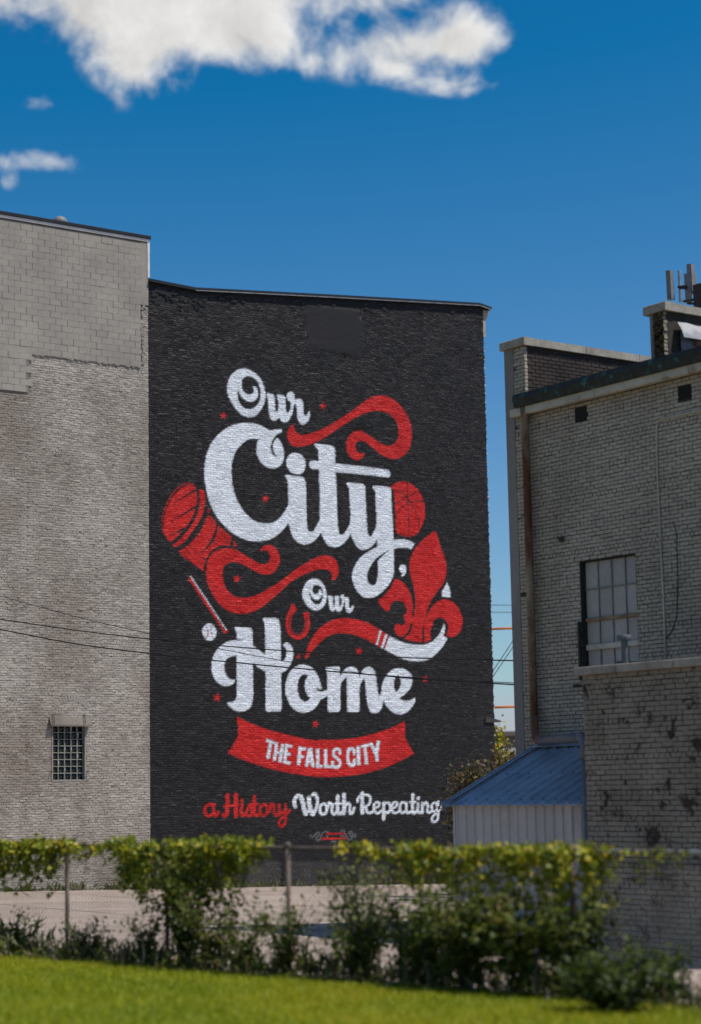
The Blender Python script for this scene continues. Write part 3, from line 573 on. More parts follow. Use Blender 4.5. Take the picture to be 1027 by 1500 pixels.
# ------------------------------------------------------------------ masonry
def brick_rows(x0, x1, z0, z1, L, Hc, joint=0.011, head_every=6, keep=None, rng=RNG, jit=0.006, edge_jit=0.0, vj=None, holes=()):
    """boxes (x0, x1, z0, z1) of a running bond with a header course every few rows"""
    out = []; r = 0; z = z0; vj = joint if vj is None else vj
    while z + Hc*0.6 < z1:
        zz = min(z+Hc-joint, z1)
        hd = head_every and (r % head_every == head_every-1)
        step = L/2 if hd else L
        x = x0 - (step*0.5 if (r % 2) else 0) - (rng.random()*0.02)
        while x < x1:
            a, b = max(x, x0), min(x+step-vj, x1)
            for h0, h1, g0, g1 in holes:                      # cut at openings
                if zz > g0+0.01 and z < g1-0.01:
                    if a < h0 < b: b = h0 if h0-a > b-h1 else b
                    if a < h1 < b: a = h1
                    if a >= h0-1e-6 and b <= h1+1e-6: b = a
            if b-a > 0.018 and (keep is None or keep((a+b)/2, (z+zz)/2)):
                out.append((a, b + (rng.random()*edge_jit if b >= x1-1e-6 else 0), z, zz))
            x += step
        z += Hc; r += 1
    B = np.array(out)
    B[:, 2:] += rng.normal(0, jit*0.35, (len(B), 1)); B[:, :2] += rng.normal(0, jit*0.35, (len(B), 2))
    return B

def lumpy_bricks(B, depth=0.030, nx=4, nz=2, proud=0.004, tilt=0.05, rough=0.0016, bev=0.005, rng=RNG, base=0.0):
    """one mesh of bricks with pillowed, uneven faces. y = -outwards"""
    n = len(B); gx = np.linspace(0, 1, nx+1); gz = np.linspace(0, 1, nz+1)
    G = np.array([(i, j) for j in range(nz+1) for i in range(nx+1)]); per = [k for k, (i, j) in enumerate(G) if i in (0, nx) or j in (0, nz)]
    order = [k for k in range(nx+1)] + [j*(nx+1)+nx for j in range(1, nz+1)] + [nz*(nx+1)+i for i in range(nx-1, -1, -1)] + [j*(nx+1) for j in range(nz-1, 0, -1)]
    w = (B[:, 1]-B[:, 0])[:, None]; h = (B[:, 3]-B[:, 2])[:, None]
    fx = gx[G[:, 0]][None, :]; fz = gz[G[:, 1]][None, :]
    X = B[:, :1] + w*fx; Z = B[:, 2:3] + h*fz
    isp = np.zeros(len(G)); isp[per] = 1
    Y = -(base + rng.normal(0, proud, (n, 1)) + (fz-0.5)*h*rng.normal(0, tilt, (n, 1)) + (fx-0.5)*w*rng.normal(0, tilt*0.25, (n, 1))) + isp[None, :]*bev + rng.normal(0, rough, (n, len(G)))
    X = X + rng.normal(0, rough*1.2, X.shape); Z = Z + rng.normal(0, rough*0.8, Z.shape)
    Xb, Zb = X[:, order], Z[:, order]; Yb = np.full_like(Xb, depth)
    V = np.concatenate([np.stack([X, Y, Z], 2), np.stack([Xb, Yb, Zb], 2)], 1); K = V.shape[1]
    q = [(j*(nx+1)+i, j*(nx+1)+i+1, (j+1)*(nx+1)+i+1, (j+1)*(nx+1)+i) for j in range(nz) for i in range(nx)]
    m = len(order); q += [(order[(k+1) % m], order[k], len(G)+k, len(G)+(k+1) % m) for k in range(m)]
    Q = (np.array(q)[None] + (np.arange(n)*K)[:, None, None]).reshape(-1, 4)
    tint = np.repeat(np.clip(rng.normal(0.5, 0.22, n), 0, 1), K)
    return V.reshape(-1, 3), Q, tint

def brick_parts(B, name, mat, parent, choose, depth=0.03, variants=5, limit=300, label=None, **k):
    """the bricks that show largest as single objects that share meshes, the rest as one part"""
    c = np.stack([(B[:, 0]+B[:, 1])/2, (B[:, 2]+B[:, 3])/2], 1)
    score = np.array([choose(x, z) for x, z in c]); idx = np.argsort(score)[:limit]; idx = [i for i in idx if score[i] < 1e8]
    w = B[:, 1]-B[:, 0]; h = B[:, 3]-B[:, 2]
    lib = {}
    for i in idx:
        key = (round(w[i]/0.03), random.randrange(variants))
        if key not in lib:
            ww = key[0]*0.03; hh = float(np.median(h))
            V, Q, t = lumpy_bricks(np.array([[-w[i]/2, w[i]/2, -hh/2, hh/2]]), depth, 2, 1, **k)
            lib[key] = np_mesh(name, V, Q, mat, tint=t)
        o = bpy.data.objects.new(name, lib[key]); o.location = (c[i, 0], random.gauss(0, 0.002), c[i, 1]); link(o, parent)
    rest = np.setdiff1d(np.arange(len(B)), np.array(idx, int))
    if len(rest):
        V, Q, t = lumpy_bricks(B[rest], depth, 2, 1, **k)
        np_obj(name + 'work', V, Q, mat, parent, tint=t, kind='stuff')

# ------------------------------------------------------------------ ground
FL = on_z(0, 1396, 0.75); FR = on_z(1027, 1472, 0.75)
FD = (FR-FL).normalized(); FD.z = 0; FD.normalize(); FN = Vector((-FD.y, FD.x, 0))      # FN points away from the camera
if FN.y < 0: FN = -FN
def fence_pt(t, s=0.0, z=0.0): p = FL + FD*t + FN*s; return Vector((p.x, p.y, z))
def sdist(x, y): return (x-FL.x)*FN.x + (y-FL.y)*FN.y
LOT0 = 0.75
def lot_z(x, y):
    d = WA.loc((x, y, 0)); return -0.028*np.clip(d.x, -40, 40)
def ground_z(x, y):
    s = sdist(x, y)
    zl = 0.75 + 0.036*min(max(-s-0.2, 0), 30)
    if s < 0.1: return zl
    k = min((s-0.1)/1.3, 1); k = k*k*(3-2*k)
    return 0.75*(1-k) + lot_z(x, y)*k
def sheet(name, s_list, t_list, zoff, m, **kw):
    V = []; nt = len(t_list)
    for s in s_list:
        for t in t_list:
            p = FL + FD*t + FN*s; V.append((p.x, p.y, ground_z(p.x, p.y) + zoff))
    Q = [(i*nt+j, i*nt+j+1, (i+1)*nt+j+1, (i+1)*nt+j) for i in range(len(s_list)-1) for j in range(nt-1)]
    o = np_obj(name, V, Q, m, None, smooth=True, **kw)
    return o
tl = [-1500, -400, -120, -60] + list(np.arange(-40, 41, 4)) + [60, 120, 400, 1500]
sheet('ground', [-60, -30, -15, -8, -4, -2, -1, -0.2, 0.1, 0.3, 0.5, 0.7, 0.9, 1.1, 1.4, 2, 6, 15, 30, 45, 60, 90, 200, 600, 2500], tl, -0.012, M['soil'], kind='structure')
sheet('lawn', [-32, -20, -12, -8, -5, -3, -2, -1.2, -0.55], [-30] + list(np.arange(-12, 26, 1.5)) + [40], -0.004, M['turf'], kind='structure')
sheet('concrete_lot', [1.75, 4, 8, 12, 16, 20, 24, 28, 32, 36, 42, 50, 60], [-60] + list(np.arange(-40, 50, 5)) + [60], -0.006, M['pavement'], kind='structure')

lot = bpy.data.objects['concrete_lot']
def lot_strip(p, q, w, name):
    n = 24; V = []
    d = (q-p).normalized(); sd = Vector((-d.y, d.x, 0))*w/2
    for k in range(n+1):
        c = p + (q-p)*(k/n); z = ground_z(c.x, c.y)-0.002
        for s in (-1, 1): V.append((c.x+sd.x*s, c.y+sd.y*s, z))
    np_obj(name, V, [(2*k, 2*k+2, 2*k+3, 2*k+1) for k in range(n)], M['darkjoint'], lot)
for d in (-3.5, -8, -12.5, -17, -21.5): lot_strip(WA.w((-14, d, 0)), WA.w((20, d, 0)), 0.035, 'expansion_joint')
for x in (-9, -4.2, 0.6, 5.4, 10.2): lot_strip(WA.w((x, -0.1, 0)), WA.w((x, -30, 0)), 0.035, 'expansion_joint')

# ------------------------------------------------------------------ grey building on the left
def left_building():
    T = thing('grey_brick_building', 'tall grey painted brick building with concrete block upper storey left of the mural', 'building', WA.p, WA.a)
    top = 20.52; wx0, wx1, wz0, wz1 = -3.37, -2.30, 3.36, 5.00
    body = MB().box(-13, wx0, 0.028, 14, -1, top-0.02).box(wx1, -0.005, 0.028, 14, -1, top-0.02).box(wx0, wx1, 0.028, 14, -1, wz0).box(wx0, wx1, 0.028, 14, wz1, top-0.02).box(wx0, wx1, 0.6, 14, wz0, wz1)
    body.obj('wall', M['greyjoint'], T)
    MB().box(-10.0, -4.24, 0.019, 0.027, -1, 18.4).box(-4.24, wx0, 0.012, 0.027, -1, 18.4).box(wx1, -0.006, 0.012, 0.027, -1, 18.4).box(wx0, wx1, 0.012, 0.027, -1, wz0).box(wx0, wx1, 0.012, 0.027, wz1, 18.4).obj('joint_bed', M['greyjoint'], T)
    edge = lambda x: 15.15 if x < -4.24 else 16.42 + 0.012*sin(x*5.0) + 0.010*sin(x*13.7)
    def keep(x, z):
        return z < edge(x) if x < -0.33 else z < 18.4
    rng = np.random.default_rng(3)
    B = brick_rows(-10.0, -0.01, -0.5, 18.5, 0.213, 0.0735, 0.010, 6, keep, rng, 0.010, 0.0, 0.007, [(wx0-0.06, wx1+0.06, wz0-0.05, wz1+0.02)])
    V, Q, t = lumpy_bricks(B, 0.035, 3, 2, proud=0.003, tilt=0.085, rough=0.0022, bev=0.0035, rng=rng)
    # old repointing: the wall left of a straight joint stands back, the upper half is thick with paint
    V[:, 1] += np.where(V[:, 0] < -4.24, 0.008, 0)
    V[:, 1] += 0.004*np.sin(V[:, 0]*3.1 + V[:, 2]*0.7)*np.sin(V[:, 2]*1.3)
    np_obj('brickwork', V, Q, M['greypaint'], T, tint=t, kind='stuff')
    # concrete blocks of the added storey
    L, Hc = 0.405, 0.2035
    C = brick_rows(-10.0, -0.30, 15.15, top, L, Hc, 0.006, 0, lambda x, z: z > edge(x)+0.02, rng, 0.004)
    def near(x, z): return (-x) + 0.02*z if x > -5.45 else 1e9
    brick_parts(C, 'block', M['block'], T, near, 0.02, 6, 300, base=0.030, proud=0.0012, tilt=0.006, rough=0.0010, bev=0.0, rng=rng)
    MB().box(-10.0, -0.30, -0.0215, 0.006, 16.42, top-0.03).box(-10.0, -4.24, -0.0215, 0.006, 15.14, 16.42).obj('block_backing', M['blockjoint'], T)
    # plain corner strip right of the blocks and above the rough bricks
    MB().box(-0.30, -0.01, -0.026, 0.027, 18.42, top-0.02, 0.004).obj('corner_strip', M['block'], T)
    # ragged mortar edge where the blocks meet the bricks
    rag = MB()
    for i in range(55):
        x = -4.3 + 3.95*rng.random(); z = edge(x) - 0.02 + rng.normal(0, 0.035); s = 0.02+0.035*rng.random()
        rag.prism([(x-s*1.6, -0.028, z-s*0.6), (x+s*1.5*rng.random()+0.01, -0.032, z-s), (x+s*1.6, -0.034, z+s*0.5), (x-s, -0.03, z+s)], (0, 0.03, 0))
    for i in range(45):
        x = -0.27 + 0.1*rng.random(); z = 16.4 + 2.1*rng.random(); s = 0.02+0.03*rng.random()
        rag.prism([(x-s, -0.03, z-s), (x+s, -0.035, z-s*0.7), (x+s*0.8, -0.036, z+s), (x-s*0.9, -0.03, z+s*0.8)], (0, 0.04, 0))
    rag.obj('mortar_edge', M['block'], T, kind='stuff')
    # coping: pale gravel stop under a black cap
    MB().box(-13, 0.03, -0.06, 0.30, top, top+0.09, 0.006).obj('gravel_stop', M['whitemetal'], T)
    MB().box(-13, 0.06, -0.10, 14, top+0.09, top+0.20, 0.012).obj('coping', M['blackmetal'], T)
    MB().box(-0.045, 0.035, -0.045, 0.25, 19.34, top).obj('corner_flashing', M['whitemetal'], T)
    # window of small dark panes behind a steel grid
    W = MB().box(wx0, wx1, 0.16, 0.19, wz0, wz1).obj('window', M['dark'], T)
    nx, nz = 5, 8; dx, dz = (wx1-wx0)/nx, (wz1-wz0)/nz
    for i in range(nx):
        for j in range(nz):
            if (i, j) in ((4, 6), (3, 7), (4, 7)): continue                       # broken out
            a = rng.normal(0, 0.05); x = wx0 + dx*i; z = wz0 + dz*j
            V, Q, t = lumpy_bricks(np.array([[x+0.018, x+dx-0.018, z+0.016, z+dz-0.016]]), 0.05, 2, 2, 0.004, 0.06, 0.003, 0.012, rng)
            o = np_obj('pane', V + np.array([0, 0.105, 0]), Q, M['glassblock'], W, tint=np.full(len(t), rng.random()), smooth=True)
    for i in range(nx+1): MB().box(wx0+dx*i-0.013, wx0+dx*i+0.013, 0.07, 0.158, wz0, wz1, 0.004).obj('bar', M['bars'], W)
    for j in range(nz+1): MB().box(wx0, wx1, 0.074, 0.150, wz0+dz*j-0.011, wz0+dz*j+0.011, 0.004).obj('bar', M['bars'], W)
    sh = MB()
    for (i, j, s) in ((4, 6, 1), (3, 7, 0.6), (1, 5, 0.5), (2, 4, 0.5), (3, 5, 0.5), (4, 3, 0.6), (1, 2, 0.5), (4, 5, .5), (3, 4, .5), (2, 1, .45)):
        x = wx0+dx*i+0.02; z = wz0+dz*j+0.02
        sh.prism([(x, 0.10, z+dz*0.75), (x+0.03*s+0.012, 0.095, z+dz*0.8), (x+0.022*s, 0.095, z+0.02), (x+0.005, 0.10, z+0.01)], (0, 0.008, 0))
    sh.obj('glass_shard', M['whitemetal'], W)
    # jamb plaster and sill
    MB().box(wx0-0.05, wx0, -0.012, 0.16, wz0-0.04, wz1, 0.005).box(wx1, wx1+0.05, -0.012, 0.16, wz0-0.04, wz1, 0.005).obj('jamb', M['block'], W)
    MB().box(wx0-0.05, wx1+0.05, -0.008, 0.2, wz0-0.05, wz0-0.001, 0.004).obj('sill', M['greypaint'], W)
    # sloping hood over the window with its hanger rods
    x0, x1 = wx0-0.14, wx1+0.16
    MB().prism([(x0, -0.010, wz1+0.27), (x0, -0.15, wz1+0.02), (x0, -0.15, wz1-0.03), (x0, 0.0, wz1-0.0)], (x1-x0, 0, 0)).obj('window_hood', M['greyjoint'], T)
    for x in (x0+0.1, x1-0.22): MB().tube([(x+0.03, 0.0, wz1+0.33), (x+0.02, -0.09, wz1+0.31), (x-0.02, -0.20, wz1+0.05)], 0.014, 6).obj('hanger_rod', M['iron'], T)
    for x in (x0+0.02, wx1+0.05): MB().tube([(x+0.04, 0.0, wz0+0.26), (x+0.04, -0.10, wz0+0.25)], 0.016, 6).obj('hanger_rod', M['iron'], T)
    # bricked-up relieving arch above
    ar = MB()
    for k in range(15):
        a = radians(38 + 104*k/14); cx, cz = (wx0+wx1)/2+0.1, wz1+0.18; r0, r1 = 0.62, 0.83; d = radians(3.1)
        p = [(cx+r*cos(q), -0.003 - 0.002*(k % 3), cz+r*sin(q)*0.9) for r, q in ((r0, a-d), (r1, a-d), (r1, a+d), (r0, a+d))]
        ar.prism(p, (0, 0.04, 0))
    ar.obj('relieving_arch', M['greypaint'], T)
    return T
left_building()
V = MB().lathe((0, 0, 0), [(0.16, -0.3), (0.16, 0.08), (0.235, 0.10), (0.245, 0.14), (0.225, 0.22), (0.175, 0.285), (0.10, 0.325), (0.03, 0.335)], 20)
vp = WA.hit(88, 322, 1, 0.9)
rv = thing('roof_vent', 'small domed grey vent on the roof edge of the left building', 'vent', WA.w((vp.x, 0.9, 20.84)))
V.obj('vent_dome', M['antenna'], rv, smooth=True)

# ------------------------------------------------------------------ mural building
def mural_building():
    T = thing('mural_building', 'black painted brick building with white and red Our City, Our Home mural', 'building', WA.p + WA.M @ Vector((0, 0, 0)), WA.a)
    X1 = 13.98; tops = [(0.0, 19.20), (1.72, 19.14), (7.5, 19.66), (13.76, 20.20), (X1, 20.18)]
    top = lambda x: np.interp(x, [p[0] for p in tops], [p[1] for p in tops])
    mu = paint_mural()
    rng = np.random.default_rng(11)
    # backing wall (the joints), painted too
    gx = np.linspace(0.0, X1, 260)
    nz = 400
    XX, KK = np.meshgrid(gx, np.linspace(0, 1, nz)); ZZ = -1.0 + KK*(top(XX)+1.0)
    YY = np.full_like(XX, 0.0115) - 0.010*np.clip((ZZ-12.5)/6, 0, 1)*np.sin(XX*2.3+1.1*np.sin(ZZ*1.7))*np.sin(ZZ*2.9)
    Vb = np.stack([XX, YY, ZZ], 2).reshape(-1, 3); n = len(gx)
    ii, jj = np.meshgrid(np.arange(n-1), np.arange(nz-1)); a = (jj*n+ii).ravel()
    Qb = np.stack([a, a+1, a+n+1, a+n], 1)
    np_obj('wall_face', Vb, Qb, M['mural'], T, tint=np.full(len(Vb), 0.4), paint=mu.sample(Vb[:, 0], Vb[:, 2]))
    MB().prism([(0.002, 0.03, -1.2)] + [(X1-0.01, 0.03, -1.2)] + [(x if x < X1 else X1-0.01, 0.03, z-0.06) for x, z in reversed(tops)], (0, 16, 0)).obj('wall', M['blackroof'], T)
    # plaster patch near the top, where no brick shows
    px0, pz0 = WA.hit(447, 508, 1, 0).x, WA.hit(447, 512, 1, 0).z; px1, pz1 = WA.hit(528, 450, 1, 0).x, WA.hit(528, 455, 1, 0).z
    def keep(x, z): return z < top(x)-0.05 and not (px0 < x < px1 and pz0 < z < pz1 and rng.random() < 0.93)
    B = brick_rows(0.005, X1, -0.6, 20.3, 0.21, 0.0722, 0.010, 7, keep, rng, 0.012, 0.035, 0.006)
    Vv, Q, t = lumpy_bricks(B, 0.014, 4, 2, proud=0.0022, tilt=0.10, rough=0.0015, bev=0.0035, rng=rng)
    # the upper courses are rough and bulging
    up = np.clip((Vv[:, 2]-12.5)/6, 0, 1)
    Vv[:, 1] -= up*0.010*np.sin(Vv[:, 0]*2.3+1.1*np.sin(Vv[:, 2]*1.7))*np.sin(Vv[:, 2]*2.9)
    Vv[:, 2] += (0.010+0.016*up)*np.sin(Vv[:, 0]*1.9 + 0.8*np.sin(Vv[:, 2]*0.9))*np.cos(Vv[:, 0]*0.63+Vv[:, 2]*0.21)
    np_obj('brickwork', Vv, Q, M['mural'], T, tint=t, paint=mu.sample(Vv[:, 0], Vv[:, 2]), kind='stuff')
    # plaster patch with a lumpy skin
    g = 26; PX, PZ = np.meshgrid(np.linspace(px0-0.03, px1+0.03, g), np.linspace(pz0-0.04, pz1+0.04, g))
    e = np.minimum.reduce([np.arange(g)[None, :]+0*PX, (g-1-np.arange(g))[None, :]+0*PX, np.arange(g)[:, None]+0*PX, (g-1-np.arange(g))[:, None]+0*PX])
    PY = -0.004 - 0.008*np.clip(e/3, 0, 1) + rng.normal(0, 0.0025, PX.shape); PX = PX + (e == 0)*rng.normal(0, 0.05, PX.shape); PZ = PZ + (e == 0)*rng.normal(0, 0.05, PX.shape); PY = np.where(e == 0, 0.01, PY)
    ii, jj = np.meshgrid(np.arange(g-1), np.arange(g-1)); a = (jj*g+ii).ravel()
    Vp = np.stack([PX, PY, PZ], 2).reshape(-1, 3)
    np_obj('plaster_patch', Vp, np.stack([a, a+1, a+g+1, a+g], 1), M['mural'], T, smooth=True, tint=np.full(len(Vp), 0.3), paint=np.zeros((len(Vp), 3)))
    # black coping; a thin bright strip stands in for the highlight on its edge
    xs = [0.0, 1.72, 4.5, 7.5, 10.5, 13.76, 14.32]; zs = [float(top(min(x, X1))) for x in xs]; zs[-1] -= 0.07
    cop = MB(); glint = MB()
    for (xa, za), (xb, zb) in zip(zip(xs, zs), list(zip(xs, zs))[1:]):
        cop.prism([(xa, -0.12, za), (xb, -0.12, zb), (xb, -0.12, zb+0.10), (xa, -0.12, za+0.10)], (0, 0.62, 0))
        if xa > 1: glint.prism([(xa, -0.135, za-0.012), (xb, -0.135, zb-0.012), (xb, -0.135, zb+0.008), (xa, -0.135, za+0.008)], (0, 0.02, 0))
    cop.obj('coping', M['blackmetal'], T); glint.obj('edge_highlight', M['galv'], T)
    MB().prism([(0.0, 0.4, 19.2), (X1, 0.4, 20.15), (X1, 16, 19.4), (0.0, 16, 18.4)], (0, 0, -0.1)).obj('roof', M['roof'], T)
    # bricked-in rough band under the coping: loose lumps
    lump = MB()
    for k in range(170):
        x = 0.15 + 2.0*rng.random() if k < 80 else 0.3+13.4*rng.random(); z = float(top(x)) - 0.12 - abs(rng.normal(0, 0.22 if k < 80 else 0.10)); s = 0.03+0.05*rng.random()
        lump.prism([(x-s*1.4, -0.012, z-s*0.5), (x+s, -0.03, z-s*0.6), (x+s*1.5, -0.035, z+s*0.3), (x-s*0.6, -0.026, z+s*0.6)], (0, 0.05, 0))
    lump.obj('mortar_lump', M['blackroof'], T, kind='stuff')
    # end of the street cornice seen past the corner
    zc = 20.10
    MB().prism([(X1+0.012, 0.05, zc), (X1+0.32, 0.05, zc), (X1+0.32, 0.05, zc-0.12), (X1+0.27, 0.05, zc-0.16), (X1+0.24, 0.05, zc-0.30), (X1+0.15, 0.05, zc-0.36), (X1+0.15, 0.05, zc-0.98), (X1+0.10, 0.05, zc-1.0), (X1+0.012, 0.05, zc-1.0)], (0, 3, 0)).obj('cornice', M['tan'], T)
    # pale mortar teeth on the far corner
    tm = MB().box(X1-0.02, X1+0.013, -0.004, -0.003+0.02, 17.0, 17.01)
    for k in range(46):
        z = 4.4 + k*0.3145 + rng.normal(0, 0.01); tm.box(X1+0.0, X1+0.052+0.01*rng.random(), 0.013, 0.3, z, z+0.03)
    tm.obj('mortar_tooth', M['whitemetal'], T, kind='stuff')
    # small hood on the far corner low down
    q = WA.hit(722, 1056, 1, -0.05)
    MB().prism([(q.x-0.35, -0.05, q.z-0.06), (q.x+0.40, -0.05, q.z-0.04), (q.x+0.38, -0.05, q.z+0.01), (q.x-0.1, -0.05, q.z+0.12), (q.x-0.3, -0.05, q.z+0.10)], (0, 0.5, 0)).obj('corner_hood', M['iron'], T)
mural_building()

# ------------------------------------------------------------------ white brick building on the right
XP = 0.47                      # the corner pier runs from x = -0.14 to XP
GUT = 10.06                    # underside of the fascia
def right_building():
    T = thing('white_brick_building', 'shaded white painted brick building with rusty downspout and boarded window', 'building', WB.p, WB.a)
    rng = np.random.default_rng(21)
    wx0, wx1, wz1, wz0 = 1.76, 3.26, 7.06, 4.62
    X1 = 7.25
    MB().box(XP-0.05, wx0, 0.011, 11, -1, GUT+0.1).box(wx1, X1, 0.011, 11, -1, GUT+0.1).box(wx0, wx1, 0.011, 11, -1, wz0).box(wx0, wx1, 0.011, 11, wz1, GUT+0.1).box(wx0, wx1, 0.5, 11, wz0, wz1).obj('wall', M['darkjoint'], T)
    vents = [(WB.hit(842, 609, 1, 0), WB.hit(860, 605, 1, 0)), (WB.hit(993, 576, 1, 0), WB.hit(1013, 571, 1, 0))]
    vr = [(a.x, b.x, a.z-0.13, a.z+0.12) for a, b in vents]
    def keep(x, z):
        return True
    B = brick_rows(XP+0.005, 7.2, 2.2, GUT, 0.211, 0.0725, 0.014, 7, keep, rng, 0.006, 0, 0.015, [(wx0, wx1, wz0-.1, wz1)] + vr)
    def near(x, z):
        p = WB.w((x, 0, z)); v = CAM_R.transposed() @ (p - Vector((0, 0, EYE))); px = CX + F_PX*v.x/-v.z; py = CY - F_PX*v.y/-v.z
        if px > 1030 or (px > 850 and py > 985): return 1e9
        return p.length
    brick_parts(B, 'brick', M['whitebrick'], T, near, 0.03, 5, 300, proud=0.0015, tilt=0.035, rough=0.0016, bev=0.0025, rng=rng)
    # reveals of the window and the vent holes
    MB().box(wx0-0.001, wx0+0.025, 0.012, 0.13, wz0, wz1).box(wx1-0.02, wx1+0.001, 0.012, 0.13, wz0, wz1).box(wx0+0.025, wx1-0.02, 0.012, 0.13, wz1-0.03, wz1+0.003).obj('window_reveal', M['darkjoint'], T)
    for a, b, c, d in vr:
        v = MB().box(a, b, 0.004, 0.010, c, d).obj('wall_vent', M['dark'], T)
        for k in range(4): MB().prism([(a, -0.002, c+0.02+k*0.055), (b, -0.002, c+0.02+k*0.055), (b, 0.011, c+0.05+k*0.055), (a, 0.011, c+0.05+k*0.055)], (0, 0.004, 0.004)).obj('louvre', M['nearblack'], v)
    # window of painted-over panes
    W = MB().box(wx0+0.03, wx1-0.02, 0.13, 0.17, wz0, wz1-0.03).obj('window', M['muntin'], T)
    zr = [WB.hit(848, y, 1, 0.15).z for y in (822, 866, 911, 951, 1000)]
    zr[0] = wz1-0.03; zr[-1] = wz0
    xr = np.linspace(wx0+0.045, wx1-0.02, 5)
    for j in range(4):
        for i in range(4):
            V, Q, t = lumpy_bricks(np.array([[xr[i]+0.012, xr[i+1]-0.012, zr[j+1]+0.012, zr[j]-0.012]]), 0.02, 2, 2, 0.002, 0.004, 0.001, 0.003, rng)
            np_obj('pane', V + np.array([0, 0.108, 0]), Q, M['pane'], W, tint=np.full(len(t), rng.random()))
    for x in xr[1:-1]: MB().box(x-0.010, x+0.010, 0.088, 0.129, wz0, wz1-0.03).obj('muntin', M['muntin'], W)
    MB().box(xr[0], xr[-1], 0.086, 0.129, zr[1]-0.012, zr[1]+0.012).obj('muntin', M['muntin'], W)
    MB().box(xr[0]+0.02, xr[-1]+0.02, 0.06, 0.129, zr[2]-0.03, zr[2]+0.035, 0.006).obj('rail', M['wood'], W)
    MB().box(xr[0]+0.02, xr[-1]+0.03, 0.045, 0.129, zr[3]-0.05, zr[3]+0.055, 0.010).obj('rail', M['fascia'], W)
    MB().box(wx0+0.026, wx0+0.05, 0.07, 0.128, wz0, wz1-0.03).obj('frame', M['nearblack'], W)
    # corner pier: rendered strip and painted bricks, standing above the roof
    zt = 11.40
    MB().box(-0.14, 0.13, -0.055, 0.5, -1, zt, 0.008).obj('rendered_strip', M['render'], T)
    MB().box(0.13, XP-0.05, -0.038, 0.5, -1, zt).obj('pier_core', M['darkjoint'], T)
    P = brick_rows(0.14, XP, 3.2, zt-0.01, 0.20, 0.0725, 0.012, 0, None, rng, 0.005)
    brick_parts(P, 'brick', M['whitebrick'], T, lambda x, z: -z, 0.02, 3, 60, base=0.052, proud=0.003, tilt=0.05, rough=0.002, bev=0.005, rng=rng)
    # end wall that rises behind the pier: tarred inner face, concrete coping
    Lw = 7.5
    MB().box(-0.10, XP-0.012, 0.5, Lw, 9.4, zt).obj('parapet', M['tarbrick'], T)
    par = []
    z = 10.15; r = 0
    pv = MB()
    while z < zt-0.02:
        y = 0.02 + (0.11 if r % 2 else 0)
        while y < Lw:
            o = 0.004*rng.random(); pv.add(*_side_brick(XP-0.012, y, y+0.20, z, z+0.062, 0.008+o)); y += 0.212
        z += 0.0735; r += 1
    pv.obj('parapet_brickwork', M['tarbrick'], T, kind='stuff')
    MB().box(0.0, XP-0.013, 0.02, 0.52, 10.2, zt).obj('pier_back', M['tarbrick'], T)
    MB().box(-0.20, XP+0.07, -0.12, 0.06, zt, zt+0.16, 0.012).obj('pier_cap', M['concrete'], T)
    y = 0.065
    while y < Lw:
        MB().box(-0.19, XP+0.06, y, min(y+1.45, Lw), zt+0.003, zt+0.15).obj('coping', M['concrete'], T); y += 1.465
    # roof, gutter, fascia
    MB().prism([(XP, -0.15, GUT+0.34), (X1, -0.15, GUT+0.34), (X1, 11, GUT+0.75), (XP, 11, GUT+0.75)], (0, 0, -0.06)).obj('roof', M['roof'], T)
    MB().prism([(XP-0.12, -0.25, GUT+0.10), (XP-0.12, -0.30, GUT+0.26), (XP-0.12, -0.27, GUT+0.36), (XP-0.12, 0.05, GUT+0.36), (XP-0.12, 0.05, GUT+0.10)], (X1-XP, 0, 0)).obj('gutter', M['patina'], T)
    fx = XP-0.32
    while fx < X1: 
        e = min(fx+2.4, X1); MB().box(fx, e-0.008, -0.20, -0.062, GUT-0.045, GUT+0.105, 0.008).obj('fascia_board', M['fascia'], T); fx = e
    MB().box(XP+0.01, X1, -0.06, 0.01, GUT+0.005, GUT+0.10).obj('soffit', M['nearblack'], T)
    # second fire wall further along, with its pier, coping and silver flashing
    a = WB.hit(948, 500, 1, 0.0).x; b = WB.hit(972, 500, 1, 0.0).x; zt2 = WB.hit(958, 458, 1, 0).z; ya = 0.10
    MB().box(a, a+0.13, ya-0.02, 0.6, GUT+0.3, zt2, 0.006).obj('fire_wall_render', M['render'], T)
    MB().box(a+0.13, b-0.01, ya+0.02, 7, GUT+0.3, zt2).obj('fire_wall', M['darkjoint'], T)
    P = brick_rows(a+0.14, b, GUT+0.32, zt2-0.005, 0.19, 0.0725, 0.012, 0, None, rng, 0.006)
    brick_parts(P, 'brick', M['annexbrick'], T, lambda x, z: -z, 0.02, 3, 60, base=-ya, proud=0.004, tilt=0.06, rough=0.003, bev=0.006, rng=rng)
    MB().box(a-0.09, b+0.07, ya-0.10, ya+0.22, zt2, zt2+0.16, 0.012).obj('fire_wall_cap', M['concrete'], T)
    y = ya+0.225
    while y < 7:
        MB().box(a-0.08, b+0.06, y, min(y+1.3, 7), zt2+0.003, zt2+0.15).obj('coping', M['concrete'], T); y += 1.315
    g = 22; V = []
    for j in range(9):
        for i in range(g):
            V.append((b+0.02+0.03*rng.random(), ya+0.30+i*0.24, GUT+0.34 + (zt2-0.30-GUT-0.34)*j/8))
    Qs = [(j*g+i, j*g+i+1, (j+1)*g+i+1, (j+1)*g+i) for j in range(8) for i in range(g-1)]
    np_obj('roof_felt', V, Qs, M['slate'], T, smooth=True)
    V = []
    for j in range(4):
        for i in range(g):
            V.append((b+0.025+[0.02, 0.09, 0.13, 0.16][j]+0.02*rng.random(), ya+0.22+i*0.24, zt2-0.20-0.10*j-0.012*i*0+0.03*rng.random()))
